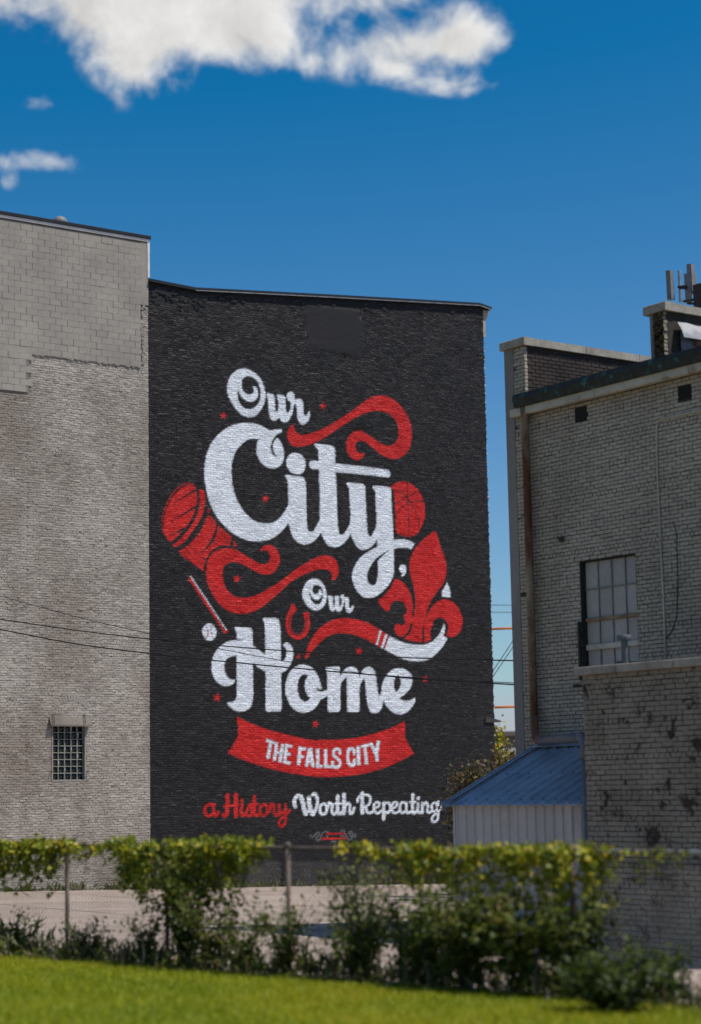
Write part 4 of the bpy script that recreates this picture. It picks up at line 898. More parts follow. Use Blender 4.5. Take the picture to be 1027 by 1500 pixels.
    Qs = [(j*g+i, j*g+i+1, (j+1)*g+i+1, (j+1)*g+i) for j in range(3) for i in range(g-1)]
    np_obj('silver_flashing', V, Qs, M['silver'], T, smooth=True)
    q = WB.hit(1016, 497, 0, b+0.05); MB().box(b+0.03, b+0.12, q.y, q.y+1.6, q.z-0.12, q.z+0.12).obj('access_hatch', M['rustpost'], T)
    # rusty downspout, elbows and the blue drain that carries it past the shed
    dx = WB.hit(771.5, 700, 1, -0.165).x; print('dx', dx)
    MB().tube([(dx-0.02, -0.17, GUT+0.10), (dx, -0.17, GUT-0.12), (dx, -0.165, 8.0), (dx, -0.165, 6.0), (dx, -0.165, 4.25)], 0.072, 12).obj('downspout', M['rustpipe'], T, smooth=True)
    for z in (8.6, 6.05, 5.1): MB().lathe((dx, -0.165, z), [(0.074, 0), (0.082, 0.01), (0.082, 0.05), (0.074, 0.06)], 14).obj('pipe_band', M['rustpipe'], T)
    zp = WB.hit(805, 1085, 1, -0.3).z
    MB().tube([(dx, -0.165, 4.25), (dx, -0.165, zp+0.25), (dx+0.05, -0.18, zp+0.09), (dx+0.18, -0.22, zp+0.01), (dx+0.34, -0.29, zp)], 0.080, 12).obj('elbow', M['rustpipe'], T, smooth=True)
    global PIPE_END
    PIPE_END = (dx+0.34, -0.29, zp)
    # thin conduit on the wall
    c = [WB.hit(x, y, 1, -0.02) for x, y in ((1060, 594), (1000, 607), (972, 613), (964, 618), (962, 628), (963, 690), (972, 880), (975.5, 966))]
    MB().tube(c, 0.016, 6).obj('conduit', M['fascia'], T, smooth=True)
    c = [WB.hit(x, y, 1, -0.015) for x, y in ((986, 764), (991, 780), (993, 850), (991, 905), (984, 925), (976, 936))]
    MB().tube(c, 0.008, 5).obj('loose_wire', M['cable'], T)
    q = WB.hit(822, 790, 1, -0.03); MB().box(q.x-0.05, q.x+0.05, -0.05, 0.01, q.z-0.05, q.z+0.05, 0.01).tube([(q.x, -0.04, q.z), (q.x, -0.12, q.z+0.01), (q.x, -0.12, q.z+0.06)], 0.012, 6).obj('wall_bracket', M['iron'], T)
    q = WB.hit(848, 990, 1, -0.08); MB().box(q.x-0.02, q.x+0.035, -0.06, -0.01, q.z-0.08, q.z+1.0).obj('cable_riser', M['nearblack'], T)
    return T
def _side_brick(x, y0, y1, z0, z1, d):
    v = [(x, y0, z0), (x, y1, z0), (x, y1, z1), (x, y0, z1), (x+d, y0+.004, z0+.004), (x+d, y1-.004, z0+.004), (x+d, y1-.004, z1-.004), (x+d, y0+.004, z1-.004)]
    return v, [(4, 5, 6, 7), (0, 1, 5, 4), (1, 2, 6, 5), (2, 3, 7, 6), (3, 0, 4, 7)]
right_building()

# ------------------------------------------------------------------ low brick annex in front of it
AD = 2.70
AX0 = WB.hit(857, 1110, 1, -AD).x
def annex():
    zt = 4.72; X1 = 9.6
    T = thing('brick_annex', 'low cream painted brick annex with peeling dark patches and stone coping, right foreground', 'building', WB.w((AX0, -AD, 0)), WB.a)
    rng = np.random.default_rng(33); W = X1-AX0
    MB().box(0.02, W, 0.012, AD-0.01, -1, zt-0.02).obj('wall', M['darkjoint'], T)
    B = brick_rows(0.0, 3.4, 0.0, zt, 0.238, 0.0815, 0.014, 7, None, rng, 0.006, 0, 0.016)
    def near(x, z):
        p = WB.w((AX0+x, -AD, z)); v = CAM_R.transposed() @ (p - Vector((0, 0, EYE))); px = CX + F_PX*v.x/-v.z; py = CY - F_PX*v.y/-v.z
        if px > 1030 or py > 1250: return 1e9
        return p.length
    brick_parts(B, 'brick', M['annexbrick'], T, near, 0.03, 5, 300, proud=0.002, tilt=0.04, rough=0.002, bev=0.003, rng=rng)
    x = -0.10
    for w in (0.36+0.62, 1.30, 1.30, 1.3):
        MB().box(x, x+w-0.012, -0.10, 0.30, zt, zt+0.13, 0.010).obj('coping_stone', M['concrete'], T); x += w
    MB().box(0.3, W, 0.3, AD-0.02, zt-0.04, zt+0.03).obj('roof', M['roof'], T)
    q = WB.hit(915, 950, 1, -AD+0.6); vx = q.x-AX0; zt2 = WB.hit(915, 930, 1, -AD+0.6).z
    v = MB().tube([(vx, 0.6, zt), (vx, 0.6, zt2-0.05)], 0.058, 12).obj('vent_pipe', M['bluepipe'], T)
    MB().lathe((vx, 0.6, zt2-0.09), [(0.06, 0), (0.125, 0.005), (0.13, 0.05), (0.12, 0.085), (0.03, 0.10)], 14).obj('cap', M['bluepipe'], v)
    # drain pipe: joins the downspout elbow to the corner of the annex and drops to the ground
    o = Vector((AX0, -AD, 0)); pe = Vector(PIPE_END)-o
    cx, cy = -0.075, 0.10
    zc = WB.hit(852, 1080, 1, -AD+0.1).z
    d = Vector((cx, cy, zc)) - pe
    MB().tube([pe + d*0.0, pe + d*0.3, pe + d*0.62, pe + d*0.93], 0.088, 12).obj('drain_run', M['bluepipe'], T, smooth=True)
    MB().tube([pe + d*0.91, pe + d*0.96 + Vector((0, 0, -0.01)), Vector((cx, cy, zc-0.06)), Vector((cx, cy, zc-0.2)), Vector((cx, cy, zc-0.35))], 0.10, 12).obj('elbow', M['bluepipe'], T, smooth=True)
    MB().tube([(cx, cy, zc-0.3), (cx, cy, 1.6), (cx, cy, 0.02)], 0.085, 12).obj('drain_pipe', M['bluepipe'], T, smooth=True)
    for z in (2.55, 1.2): MB().lathe((cx, cy, z), [(0.088, 0), (0.098, 0.01), (0.098, 0.05), (0.088, 0.06)], 14).obj('pipe_band', M['bluepipe'], T)
annex()

# ------------------------------------------------------------------ tin shed between them
def shed():
    tp = WB.hit(790, 1092, 1, 0); ev = WB.hit(648, 1180, 0, tp.x)
    x0, yE, zE, zT = tp.x, ev.y, ev.z, tp.z
    T = thing('tin_shed', 'small white tin shed with blue corrugated roof leaning against the white brick building', 'shed', WB.w((x0, yE, 0)), WB.a)
    X1 = AX0 - x0 + 1.4                                   # runs behind the annex corner
    X1 = min(X1, 5.6); Yb = -yE - 0.02
    ov = 0.26; sl = (zT-zE)/Yb
    rng = np.random.default_rng(5)
    # roof sheets with raised ribs
    r = 0.0; k = 0; wr = 0.30
    while r < X1-0.05:
        e = min(r+wr*3, X1)
        prof = []
        x = r
        while x < e-1e-6:
            n = min(x+wr, e); prof += [(x, 0), (x+0.025, 0.032), (x+0.06, 0.032), (x+0.085, 0), ((x+0.085+n)/2-0.02, 0), ((x+0.085+n)/2, 0.008), ((x+0.085+n)/2+0.02, 0)]; x = n
        prof.append((e, 0)); n = len(prof)
        V = [(x, 0.0, zE+h+0.004*(k % 2)) for x, h in prof] + [(x, Yb, zT+h+0.004*(k % 2)) for x, h in prof] + [(x, 0.0, zE+h-0.012) for x, h in prof] + [(x, Yb, zT+h-0.012) for x, h in prof]
        Q = [(i, i+1, n+i+1, n+i) for i in range(n-1)] + [(2*n+i, 2*n+i+1, i+1, i) for i in range(n-1)] + [(2*n+i, 3*n+i, 3*n+i+1, 2*n+i+1) for i in range(n-1)]
        np_obj('roof_sheet', V, Q, M['bluetin'], T); r = e; k += 1
    for j in (0.08, 0.5, 0.92):                            # rows of screws
        s = MB(); x = 0.15
        while x < X1:
            y = Yb*j; z = zE+sl*y; s.lathe((x, y, z+0.002), [(0.016, 0), (0.016, 0.012), (0.006, 0.018)], 6); x += 0.30
        s.obj('roof_screws', M['iron'], T, kind='stuff')
    MB().prism([(-0.02, -0.01, zE-0.10), (-0.02, Yb, zT-0.10), (-0.02, Yb, zT+0.05), (-0.02, -0.01, zE+0.05)], (0.03, 0, 0)).obj('rake_trim', M['bluetin'], T)
    MB().prism([(0.17, 0.0, zE+0.036), (0.17, Yb, zT+0.036), (0.17, Yb, zT+0.055), (0.17, 0.0, zE+0.055)], (0.055, 0, 0)).obj('seam_strip', M['rustpost'], T)
    MB().prism([(0, Yb-0.18, zT-0.18*sl+0.045), (0, Yb, zT+0.06), (0, Yb, zT+0.13), (0, Yb-0.02, zT+0.13), (0, Yb-0.03, zT+0.075), (0, Yb-0.18, zT-0.18*sl+0.06)], (X1, 0, 0)).obj('wall_flashing', M['bluetin'], T)
    # front wall of vertical sheets
    fy = ov-0.10; x = 0.20; zb = -0.4; zw = zE + sl*fy - 0.02; k = 0
    while x < X1-0.02:
        e = min(x+0.235, X1); h = 0.028
        V = []; prof = [(x, 0.0), (x+0.02, -h), (x+0.05, -h), (x+0.07, 0), (e, 0)]
        for z in (zb, zw): V += [(a, fy+b+0.002*(k % 2), z) for a, b in prof]
        for z in (zb, zw): V += [(a, fy+b+0.03, z) for a, b in prof]
        n = 5; Q = [(i, i+1, n+i+1, n+i) for i in range(4)] + [(2*n+i+1, 2*n+i, 3*n+i, 3*n+i+1) for i in range(4)]
        np_obj('wall_sheet', V, Q, M['tin'], T); x = e; k += 1
    MB().box(0.14, 0.20, fy-0.035, fy+0.05, zb, zw, 0.004).obj('corner_trim', M['tin'], T)
    MB().prism([(0.15, fy+0.05, zb), (0.15, Yb-0.01, zb), (0.15, Yb-0.01, zT-0.14), (0.15, fy+0.05, zw-0.02)], (0.04, 0, 0)).obj('side_wall', M['tin'], T)
shed()

# ------------------------------------------------------------------ antennas on the far roof
def antennas():
    D = 15.0                                             # behind the fire wall
    h = lambda x, y: WB.hit(x, y, 1, D)
    base = h(1000, 470); base.z = GUT+0.5
    T = thing('antenna_array', 'grey cell antenna panels on a pipe frame above the right building roof', 'antenna', WB.w((base.x, D, base.z)), WB.a)
    o = base
    def P(x, y, dy=0): q = h(x, y); return Vector((q.x-o.x, dy, q.z-o.z))
    def panel(x, y0, y1, w, dy=0.0, ang=0.4):
        a = P(x, y0); b = P(x+(y1-y0)*0.055, y1); m = MB(); u = Vector((cos(ang), sin(ang), 0))*w/2; v = Vector((-sin(ang), cos(ang), 0))*0.09
        q = [b-u+v, b+u+v, b+u*0.7-v, b-u*0.7-v]; up = a-b
        m.prism([p + Vector((0, dy, 0)) for p in q], up); return m.obj('antenna_panel', M['antenna'], T)
    panel(980, 397, 439, 0.19); panel(988.5, 398, 440, 0.17, 0.5, -0.7); panel(1005, 400, 443, 0.17, 0.8, -0.5); panel(1018, 389, 432, 0.20, -0.2)
    for x, y0, y1 in ((986, 395, 441), (1008, 398, 446), (1024, 387, 470), (1002, 391, 400), (1026, 400, 470)):
        MB().tube([P(x, y0, 0.25), P(x+(y1-y0)*0.05, y1, 0.25)], 0.05, 8).obj('mast_pipe', M['galv'], T)
    for x0, y0, x1, y1 in ((986, 419, 1030, 413), (988, 420, 1024, 424), (994, 440, 1030, 433), (1000, 443, 1030, 444)):
        MB().tube([P(x0, y0, 0.2), P(x1, y1, 0.3)], 0.038, 6).obj('cross_arm', M['iron'], T)
    MB().box(P(1026, 420).x, P(1026, 420).x+0.5, -0.3, 0.6, -0.4, P(1026, 420).z).obj('equipment_post', M['iron'], T)
antennas()

# ------------------------------------------------------------------ cables
def cable(pts, r, label, name='overhead_cable', grp='overhead cables crossing the walls', m='cable', sag=0.0):
    """pts: (px, py, depth)"""
    W = [at_y(x, y, d) for x, y, d in pts]
    P = []
    for i in range(len(W)-1):
        p0 = W[i-1] if i else W[i]*2-W[i+1]; p1, p2 = W[i], W[i+1]; p3 = W[i+2] if i+2 < len(W) else W[i+1]*2-W[i]
        for k in range(8):
            t = k/8; P.append(0.5*((2*p1)+(p2-p0)*t+(2*p0-5*p1+4*p2-p3)*t*t+(3*p1-p0-3*p2+p3)*t**3))
    P.append(W[-1])
    T = thing(name, label, 'cable', P[0], 0, grp)
    MB().tube([p-P[0] for p in P], r, 6).obj('strand', M[m], T, smooth=True)
cable([(-60, 858, 50), (0, 873, 49.5), (110, 903, 48.5), (218, 928, 47.5), (360, 958, 46), (520, 985, 44), (640, 997, 42.5), (722, 999, 41), (790, 1002, 39.5), (852, 1003, 36.2)], 0.009, 'thinnest overhead cable, steepest of three, crossing the grey wall down to the lower pair')
cable([(-60, 899, 50), (0, 907, 49.5), (110, 923, 48.5), (218, 936, 47.5), (360, 949, 46), (540, 961, 44), (722, 967, 41), (800, 968, 39), (920, 970, 35.5), (1027, 963, 31.6), (1090, 956, 29.6)], 0.015, 'upper overhead cable running the whole width across the word Home and the right building')
cable([(-60, 911, 50), (0, 922, 49.5), (110, 943, 48.5), (218, 957, 47.5), (360, 972, 46), (540, 988, 44), (722, 1001, 41), (790, 1004, 39.3), (852, 1005, 36.2)], 0.017, 'lowest overhead cable, crossing the letters of Home and ending beside the boarded window')

# ------------------------------------------------------------------ beyond the gap between the buildings
def far_things():
    d = 150.0
    a = at_y(700, 1079, d); b = at_y(800, 1079, d)
    T = thing('far_tan_building', 'distant low tan building seen low in the gap between the buildings', 'building', (a.x-8, d, 0))
    zt = a.z
    MB().box(-4, 26, 0, 14, -2, zt).obj('wall', M['farwall'], T); MB().box(-4.3, 26.3, -0.3, 14.3, zt, zt+0.35).obj('roof_edge', M['farwall'], T)
    for k in range(7): MB().box(1+k*3.4, 2.6+k*3.4, -0.05, 0.1, 0.6, 1.9).obj('window', M['dark'], T)
    T = thing('white_lean_to', 'white flat-roofed lean-to behind the shrub in the gap', 'building', (at_y(722, 1097, 85).x, 85, 0))
    z = at_y(728, 1096, 85).z
    MB().box(-1.5, 1.6, 0, 3, -1, z-0.18).obj('wall', M['farwhite'], T); MB().box(-1.7, 1.85, -0.3, 3.2, z-0.18, z).obj('roof', M['farwhite'], T)
    # orange poles with guy wires
    for yy, lab in ((921, 'upper orange steel pole spanning the gap between the buildings'), (1036, 'lower orange steel pole spanning the gap between the buildings')):
        p = at_y(700, yy+1, 75); q = at_y(790, yy-2, 75)
        T = thing('orange_pole', lab, 'pole', p, 0, 'orange poles between the buildings')
        v = q-p; MB().tube([(0, 0, 0), v*0.5, v], 0.045, 8).obj('tube', M['orange'], T, smooth=True)
        MB().tube([(0.02, 0.1, -p.z), (0.02, 0.1, 0.2)], 0.05, 8).obj('post', M['orange'], T); MB().tube([(v.x-0.02, 0.1, -p.z), (v.x-0.02, 0.1, v.z+0.2)], 0.05, 8).obj('post', M['orange'], T)
    cable([(690, 886, 95), (740, 886.5, 95), (800, 887, 95)], 0.016, 'upper of the two faint wires high in the gap', 'far_wire', 'far wires in the gap')
    cable([(690, 897, 95), (740, 897, 95), (800, 897.5, 95)], 0.016, 'lower of the two faint wires high in the gap', 'far_wire', 'far wires in the gap')
    cable([(770, 911, 80), (742, 953, 80), (712, 998, 80)], 0.018, 'left one of the slanting pair of guy wires in the gap', 'guy_wire', 'far wires in the gap')
    cable([(776, 911, 80), (748, 953, 80), (714, 1003, 80)], 0.018, 'right one of the slanting pair of guy wires in the gap', 'guy_wire', 'far wires in the gap')
far_things()

# ------------------------------------------------------------------ leaves
LEAF = np.array([(0, 0, 0), (-0.42, 0.42, 0.10), (0, 0.5, 0.0), (0.42, 0.42, 0.10), (0, 1.0, -0.12)])
LQ = np.array([(0, 2, 4, 1), (0, 3, 4, 2)])
def leaf_mesh(P, D, U, S, tint, wid=1.0):
    """P base points, D pointing direction, U rough up normal, S sizes"""
    n = len(P); D = D/np.linalg.norm(D, axis=1, keepdims=True); X = np.cross(D, U); X /= np.linalg.norm(X, axis=1, keepdims=True)+1e-9; Nn = np.cross(X, D)
    S = S[:, None, None]
    V = P[:, None, :] + S*(LEAF[None, :, :1]*wid*X[:, None, :] + LEAF[None, :, 1:2]*D[:, None, :] + LEAF[None, :, 2:]*Nn[:, None, :])
    Q = (LQ[None] + (np.arange(n)*5)[:, None, None]).reshape(-1, 4)
    return V.reshape(-1, 3), Q, np.repeat(np.clip(tint, 0, 1), 5)
def rand_dir(n, rng, up=0.0):
    d = rng.normal(0, 1, (n, 3)); d[:, 2] += up; return d/np.linalg.norm(d, axis=1, keepdims=True)

FENCE_H = 1.50
def t_of(px):
    """distance along the fence of a photo column"""
    r = ray(px, 1250); k = ((FL.x)*FN.x + (FL.y)*FN.y)/(r.x*FN.x + r.y*FN.y); p = r*k
    return (p.x-FL.x)*FD.x + (p.y-FL.y)*FD.y
def fence():
    T0, T1 = -5.0, 19.0
    o = fence_pt(0, 0, 0.75)
    T = thing('chain_link_fence', 'rusty chain-link fence with top rail along the lawn edge', 'fence', o)
    L = lambda t, s, z: fence_pt(t, s, z) - o
    ts = [t_of(x) for x in (97, 243, 420, 614)]; step = (ts[-1]-ts[0])/3
    posts = [ts[0] - 2*step, ts[0]-step] + ts + [ts[-1]+step*k for k in range(1, 5)]
    for t in posts:
        MB().tube([L(t, 0.02, 0.3), L(t, 0.02, 0.75+FENCE_H+0.005)], 0.030, 10).obj('post', M['rustpost'], T, smooth=True)
        MB().lathe(L(t, 0.02, 0.75+FENCE_H-0.005), [(0.036, 0), (0.04, 0.02), (0.04, 0.05), (0.02, 0.075)], 10).obj('post_cap', M['rustpost'], T)
    tg = t_of(640)
    MB().tube([L(T0, 0.02, 0.75+FENCE_H), L(tg, 0.02, 0.75+FENCE_H)], 0.021, 8).obj('top_rail', M['rustpost'], T)
    MB().tube([L(tg, 0.02, 0.75+FENCE_H), L(T1, 0.02, 0.75+FENCE_H)], 0.023, 8).obj('top_rail', M['galv'], T)
    # woven mesh: zigzag wires
    c = 0.037; h = FENCE_H-0.03; n = int(h/c); r = 0.0028
    V = []; Q = []
    nw = int((T1-T0)/c)
    fd = np.array(FD); fn = np.array(FN); oo = np.array(L(T0, 0, 0.78))
    base = np.array([(r, 0, 0), (0, r*1.4, 0), (-r, 0, 0), (0, -r*1.4, 0)])
    W = np.arange(nw)[:, None]; J = np.arange(n+1)[None, :]
    t = W*c + np.where(((J+W) % 2) == 0, 0, c*1.03); z = J*c + 0*W
    P = oo + t[..., None]*fd + (0.004*((J % 2)*2-1) + 0*W)[..., None]*fn + z[..., None]*np.array([0, 0, 1.0])
    off = base[:, :1]*fd + base[:, 1:2]*fn
    Vv = (P[:, :, None, :] + off[None, None]).reshape(-1, 3)
    w, j, k = np.meshgrid(np.arange(nw), np.arange(n), np.arange(4), indexing='ij'); b0 = (w*(n+1)+j)*4
    Qv = np.stack([b0+k, b0+(k+1) % 4, b0+4+(k+1) % 4, b0+4+k], -1).reshape(-1, 4)
    np_obj('chain_mesh', Vv, Qv, M['meshwire'], T, kind='stuff')
fence()

def vine(px0, px1, low, n, label, rng, size=0.075, dens=None, bright=0.55, thick=0.13, over=0.08):
    """leaf curtain over the top rail; low(f) gives how far it hangs down (metres) at fraction f"""
    t0, t1 = t_of(px0), t_of(px1); o = fence_pt((t0+t1)/2, 0, 0.75)
    T = thing('climbing_vine', label, 'vine', o, 0, 'vines grown over the fence')
    # leaves sit along wandering runners that hang from the rail, so the curtain is ragged and has gaps
    nr = max(8, int((t1-t0)*26)); rf = (np.arange(nr)+rng.random(nr))/nr; rl = (0.5+0.6*rng.random(nr)**1.2)*low(rf)
    rs0 = rng.normal(-0.02, thick, nr); drift = rng.normal(0, 0.22, nr)
    wgt = rl + 0.12; i = rng.choice(nr, n, p=wgt/wgt.sum())
    q = rng.random(n); q = np.where(rng.random(n) < 0.42, q*0.22, q)
    d = q*rl[i]
    lump = 0.5+0.5*np.sin(rf[i]*(t1-t0)*4.1+1.3)*np.sin(rf[i]*(t1-t0)*1.7+0.4)
    z = 0.75+FENCE_H+over*(-0.2+1.3*rng.random(n)*(0.35+lump)) - d
    s = rs0[i]*np.clip(1.1-d*0.8, 0.35, 1) + rng.normal(0, 0.035, n)
    t = t0+(t1-t0)*rf[i] + drift[i]*d*0.6 + 0.03*np.sin(d*17+i) + rng.normal(0, 0.045, n)
    P = np.array(FL)[None]*[1, 1, 0] + t[:, None]*np.array(FD) + s[:, None]*np.array(FN); P[:, 2] = z
    P -= np.array(o)
    D = rand_dir(n, rng, -0.25) - 0.5*np.array(FN); U = rand_dir(n, rng, 1.6) - 0.9*np.array(FN)
    tint = np.clip(bright + rng.normal(0, 0.22, n) + 0.10*(s < -0.03), 0, 1)
    V, Q, ti = leaf_mesh(P, D, U, size*(0.45+0.9*rng.random(n)**1.4), tint, 1.1)
    np_obj('leaves', V, Q, M['vine'], T, tint=ti)
    st = MB()
    for k in range(max(4, int((t1-t0)*3))):
        tt = t0+(t1-t0)*rng.random(); ff = (tt-t0)/(t1-t0); hang = float(low(np.array([ff]))[0])
        p = [fence_pt(tt+0.05*rng.normal(), -0.03, 0.75+FENCE_H)-o]
        for q in range(6): p.append(fence_pt(tt+0.12*rng.normal(), 0.05*rng.normal(), 0.75+FENCE_H-hang*(q+1)/6)-o)
        st.tube(p, 0.006, 5)
    p = [fence_pt(t0+(t1-t0)*k/24, -0.02+0.03*rng.normal(), 0.75+FENCE_H+0.03*rng.normal())-o for k in range(25)]
    st.tube(p, 0.012, 6)
    st.obj('stem', M['stem'], T)
rv_ = np.random.default_rng(50)
prof = lambda xs, ys: (lambda f: np.interp(f, xs, ys))
vine(-90, 92, prof([0, .55, .62, .8, .92, 1], [.6, .6, .68, .72, .68, .25]), 4200, 'dark leafy vine draped over the fence at the far left of the photo', rv_)
vine(84, 165, prof([0, .3, 1], [.16, .22, .14]), 260, 'thin yellowing vine along the top rail between two thick vine clumps', rv_, bright=0.72, thick=0.07)
vine(158, 380, prof([0, .1, .3, .5, .75, .9, 1], [.18, .55, .80, .80, .68, .45, .10]), 6200, 'thick bright vine clump over the rail in front of the corner of the two walls', rv_, thick=0.17, over=0.11)
vine(500, 655, prof([0, .2, .5, .65, .8, 1], [.05, .14, .22, .62, .4, .3]), 420, 'sparse yellow-green vine trailing over the rail below the emblem', rv_, bright=0.75, thick=0.06)
vine(586, 890, prof([0, .2, .5, .8, .93, 1], [.2, .5, .70, .78, .80, .40]), 5200, 'long leafy vine curtain on the fence in front of the tin shed', rv_, bright=0.6, thick=0.13, size=0.066)
vine(880, 1010, prof([0, .08, .14, .3, .8, 1], [.8, 1.25, .3, .30, .26, .05]), 230, 'few straggling vine strands on the bare mesh at the right', rv_, bright=0.6, thick=0.04, size=0.05)

def shrub(px, s, rx, h, n, label, rng, size=0.07, mat='weed', bright=0.45, nst=9, open_=0.0, name='shrub', grp='shrubs and weeds along the fence', wid=1.0, t=None):
    """bush of arching stems with leaves set along them"""
    tt = t_of(px) if t is None else t
    g = fence_pt(tt, s, 0); g.z = ground_z(g.x, g.y)
    T = thing(name, label, 'shrub', g, rng.random()*6, grp)
    st = MB(); PP = []; DD = []
    per = max(6, n//nst)
    for k in range(nst):
        a = 2*pi*rng.random(); rr = rx*(0.25+0.75*rng.random()**0.6); hh = h*(0.55+0.5*rng.random())
        b = np.array([0.12*rx*rng.normal(), 0.12*rx*rng.normal(), -0.03]); e = np.array([rr*cos(a), rr*sin(a), hh]); m = np.array([rr*0.35*cos(a), rr*0.35*sin(a), hh*0.72])
        u = np.linspace(0, 1, 8)[:, None]; C = (1-u)**2*b + 2*u*(1-u)*m + u*u*e
        st.tube([Vector(p) for p in C], [0.011*(1-0.75*x) for x in np.linspace(0, 1, 8)], 5)
        uu = (0.18+0.82*rng.random(per))[:, None]; c = (1-uu)**2*b + 2*uu*(1-uu)*m + uu*uu*e
        PP.append(c + rng.normal(0, 0.045+0.07*rx*(1-open_), (per, 3))); dd = c-b; dd[:, 2] *= 0.25; DD.append(dd/(np.linalg.norm(dd, axis=1, keepdims=True)+1e-6)*0.7 + rand_dir(per, rng, -0.1))
    st.obj('stem', M['stem'], T)
    P = np.concatenate(PP); D = np.concatenate(DD); P[:, 2] = np.maximum(P[:, 2], 0.02); k = len(P)
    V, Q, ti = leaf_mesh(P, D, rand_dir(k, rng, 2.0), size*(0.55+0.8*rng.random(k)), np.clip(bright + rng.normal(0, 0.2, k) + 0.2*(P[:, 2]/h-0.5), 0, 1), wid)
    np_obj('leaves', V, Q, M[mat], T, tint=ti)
rs = np.random.default_rng(77)
SH = [  # px, offset, radius, height, leaves, label, leaf size, bright, stems, openness
 (292, -0.25, 0.45, 1.45, 1500, 'tall leafy bush growing up into the thick vine clump', 0.070, 0.42, 15, .2),
 (345, -0.40, 0.50, 1.10, 900, 'loose weedy bush just right of the tall bush under the vine clump', 0.065, 0.52, 14, .5),
 (245, -0.35, 0.38, 0.75, 480, 'low weedy bush left of the tall bush under the vine clump', 0.055, 0.40, 11, .5),
 (400, -0.45, 0.42, 0.70, 700, 'low grey-green bush left of the bare fence post', 0.055, 0.55, 13, .4),
 (448, -0.35, 0.45, 0.95, 850, 'small grey-green bush right of the bare fence post', 0.055, 0.50, 14, .4),
 (505, 0.30, 0.66, 1.25, 1900, 'wide airy bush behind the mesh below the emblem', 0.055, 0.55, 20, .5),
 (556, -0.35, 0.50, 0.90, 1100, 'low dark bush in front of the wide airy bush', 0.060, 0.40, 14, .2),
 (608, -0.15, 0.45, 0.95, 900, 'weedy bush at the foot of the post with the yellow strand', 0.060, 0.55, 13, .4),
 (660, -0.35, 0.48, 0.90, 950, 'dense green bush at the left foot of the shed vine curtain', 0.080, 0.46, 14, .1),
 (725, -0.50, 0.62, 1.12, 1350, 'largest green bush, full and leafy, in front of the tin shed', 0.085, 0.50, 20, .1),
 (800, -0.45, 0.62, 1.05, 1150, 'broad-leaved bush with pale arching leaves in front of the drain pipe', 0.095, 0.58, 18, .2),
 (862, -0.35, 0.48, 1.00, 1000, 'bush at the right end of the shed vine curtain', 0.080, 0.46, 13, .2),
 (925, -0.35, 0.45, 0.50, 520, 'low bush under the bare mesh at the right', 0.065, 0.42, 13, .2),
 (985, -0.20, 0.42, 0.60, 480, 'dull bush under the mesh near the right edge of the photo', 0.065, 0.40, 12, .3),
 (1022, -1.45, 0.55, 0.55, 1500, 'bush in the bottom right corner on the lawn, shade painted into its leaves', 0.070, 0.14, 20, .1),  # leaf tint darkened to put in the shade of this corner
 (150, -0.25, 0.42, 0.55, 420, 'sparse weeds between the two leftmost fence posts', 0.050, 0.48, 12, .6),
 (40, -0.25, 0.48, 0.60, 480, 'sparse weeds at the far left foot of the fence', 0.050, 0.45, 12, .6)]
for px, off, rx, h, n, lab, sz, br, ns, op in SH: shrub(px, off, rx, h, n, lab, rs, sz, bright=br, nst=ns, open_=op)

def weeds():
    """rank growth at the foot of the fence that nobody could count"""
    rng = np.random.default_rng(91); n = 11000
    t = -6 + 24*rng.random(n); s = rng.normal(-0.32, 0.30, n); cl = 0.5+0.5*np.sin(t*2.3)*np.sin(t*0.9+1)
    h = (0.10+0.42*rng.random(n)**2*(0.5+cl))*np.clip(1.15-np.abs(s+0.2)*0.7, 0.25, 1)
    P = np.array([fence_pt(a, b, 0) for a, b in zip(t, s)]); P[:, 2] = [ground_z(p[0], p[1]) for p in P]
    P[:, 2] += rng.random(n)*h*0.6
    D = rand_dir(n, rng, 1.1)
    V, Q, ti = leaf_mesh(P, D, rand_dir(n, rng, 0.6), 0.04+0.42*h*rng.random(n), np.clip(0.50+rng.normal(0, 0.28, n), 0, 1), 0.30)
    np_obj('weeds', V, Q, M['weed'], None, tint=ti, kind='stuff', label='rank weeds along the foot of the fence', cat='weeds')
    n = 2000; t = -6 + 24*rng.random(n); s = rng.normal(0.1, 0.5, n)
    P = np.array([fence_pt(a, b, 0) for a, b in zip(t, s)]); P[:, 2] = [ground_z(p[0], p[1]) for p in P]
    V, Q, ti = leaf_mesh(P, rand_dir(n, rng, 3.0), rand_dir(n, rng, 0.2), 0.12+0.32*rng.random(n), rng.random(n), 0.035)
    np_obj('dry_stalks', V, Q, M['drygrass'], None, tint=ti, kind='stuff', label='pale dry stalks standing among the weeds at the fence', cat='weeds')
weeds()

def wall_weeds():
    rng = np.random.default_rng(19); n = 1500
    x = np.where(rng.random(n) < 0.6, rng.normal(0, 0.25, n) + rng.choice(np.array([-6, -4.4, -2.9, -1.2, 0.2, 1.9, 3.3, 4.1, 6.6, 8.2, 10.4, 12.1]), n), -7+20*rng.random(n))
    P = np.array([WA.w((a, -0.02-0.12*b*b, 0)) for a, b in zip(x, rng.random(n))]); P[:, 2] = [ground_z(p[0], p[1]) for p in P]
    V, Q, ti = leaf_mesh(P, rand_dir(n, rng, 1.6), rand_dir(n, rng, 0.5), 0.05+0.28*rng.random(n)**2, np.clip(rng.normal(0.5, 0.25, n), 0, 1), 0.3)
    np_obj('wall_weeds', V, Q, M['weed'], None, tint=ti, kind='stuff', label='thin weeds sprouting along the foot of the grey and mural walls', cat='weeds')
wall_weeds()

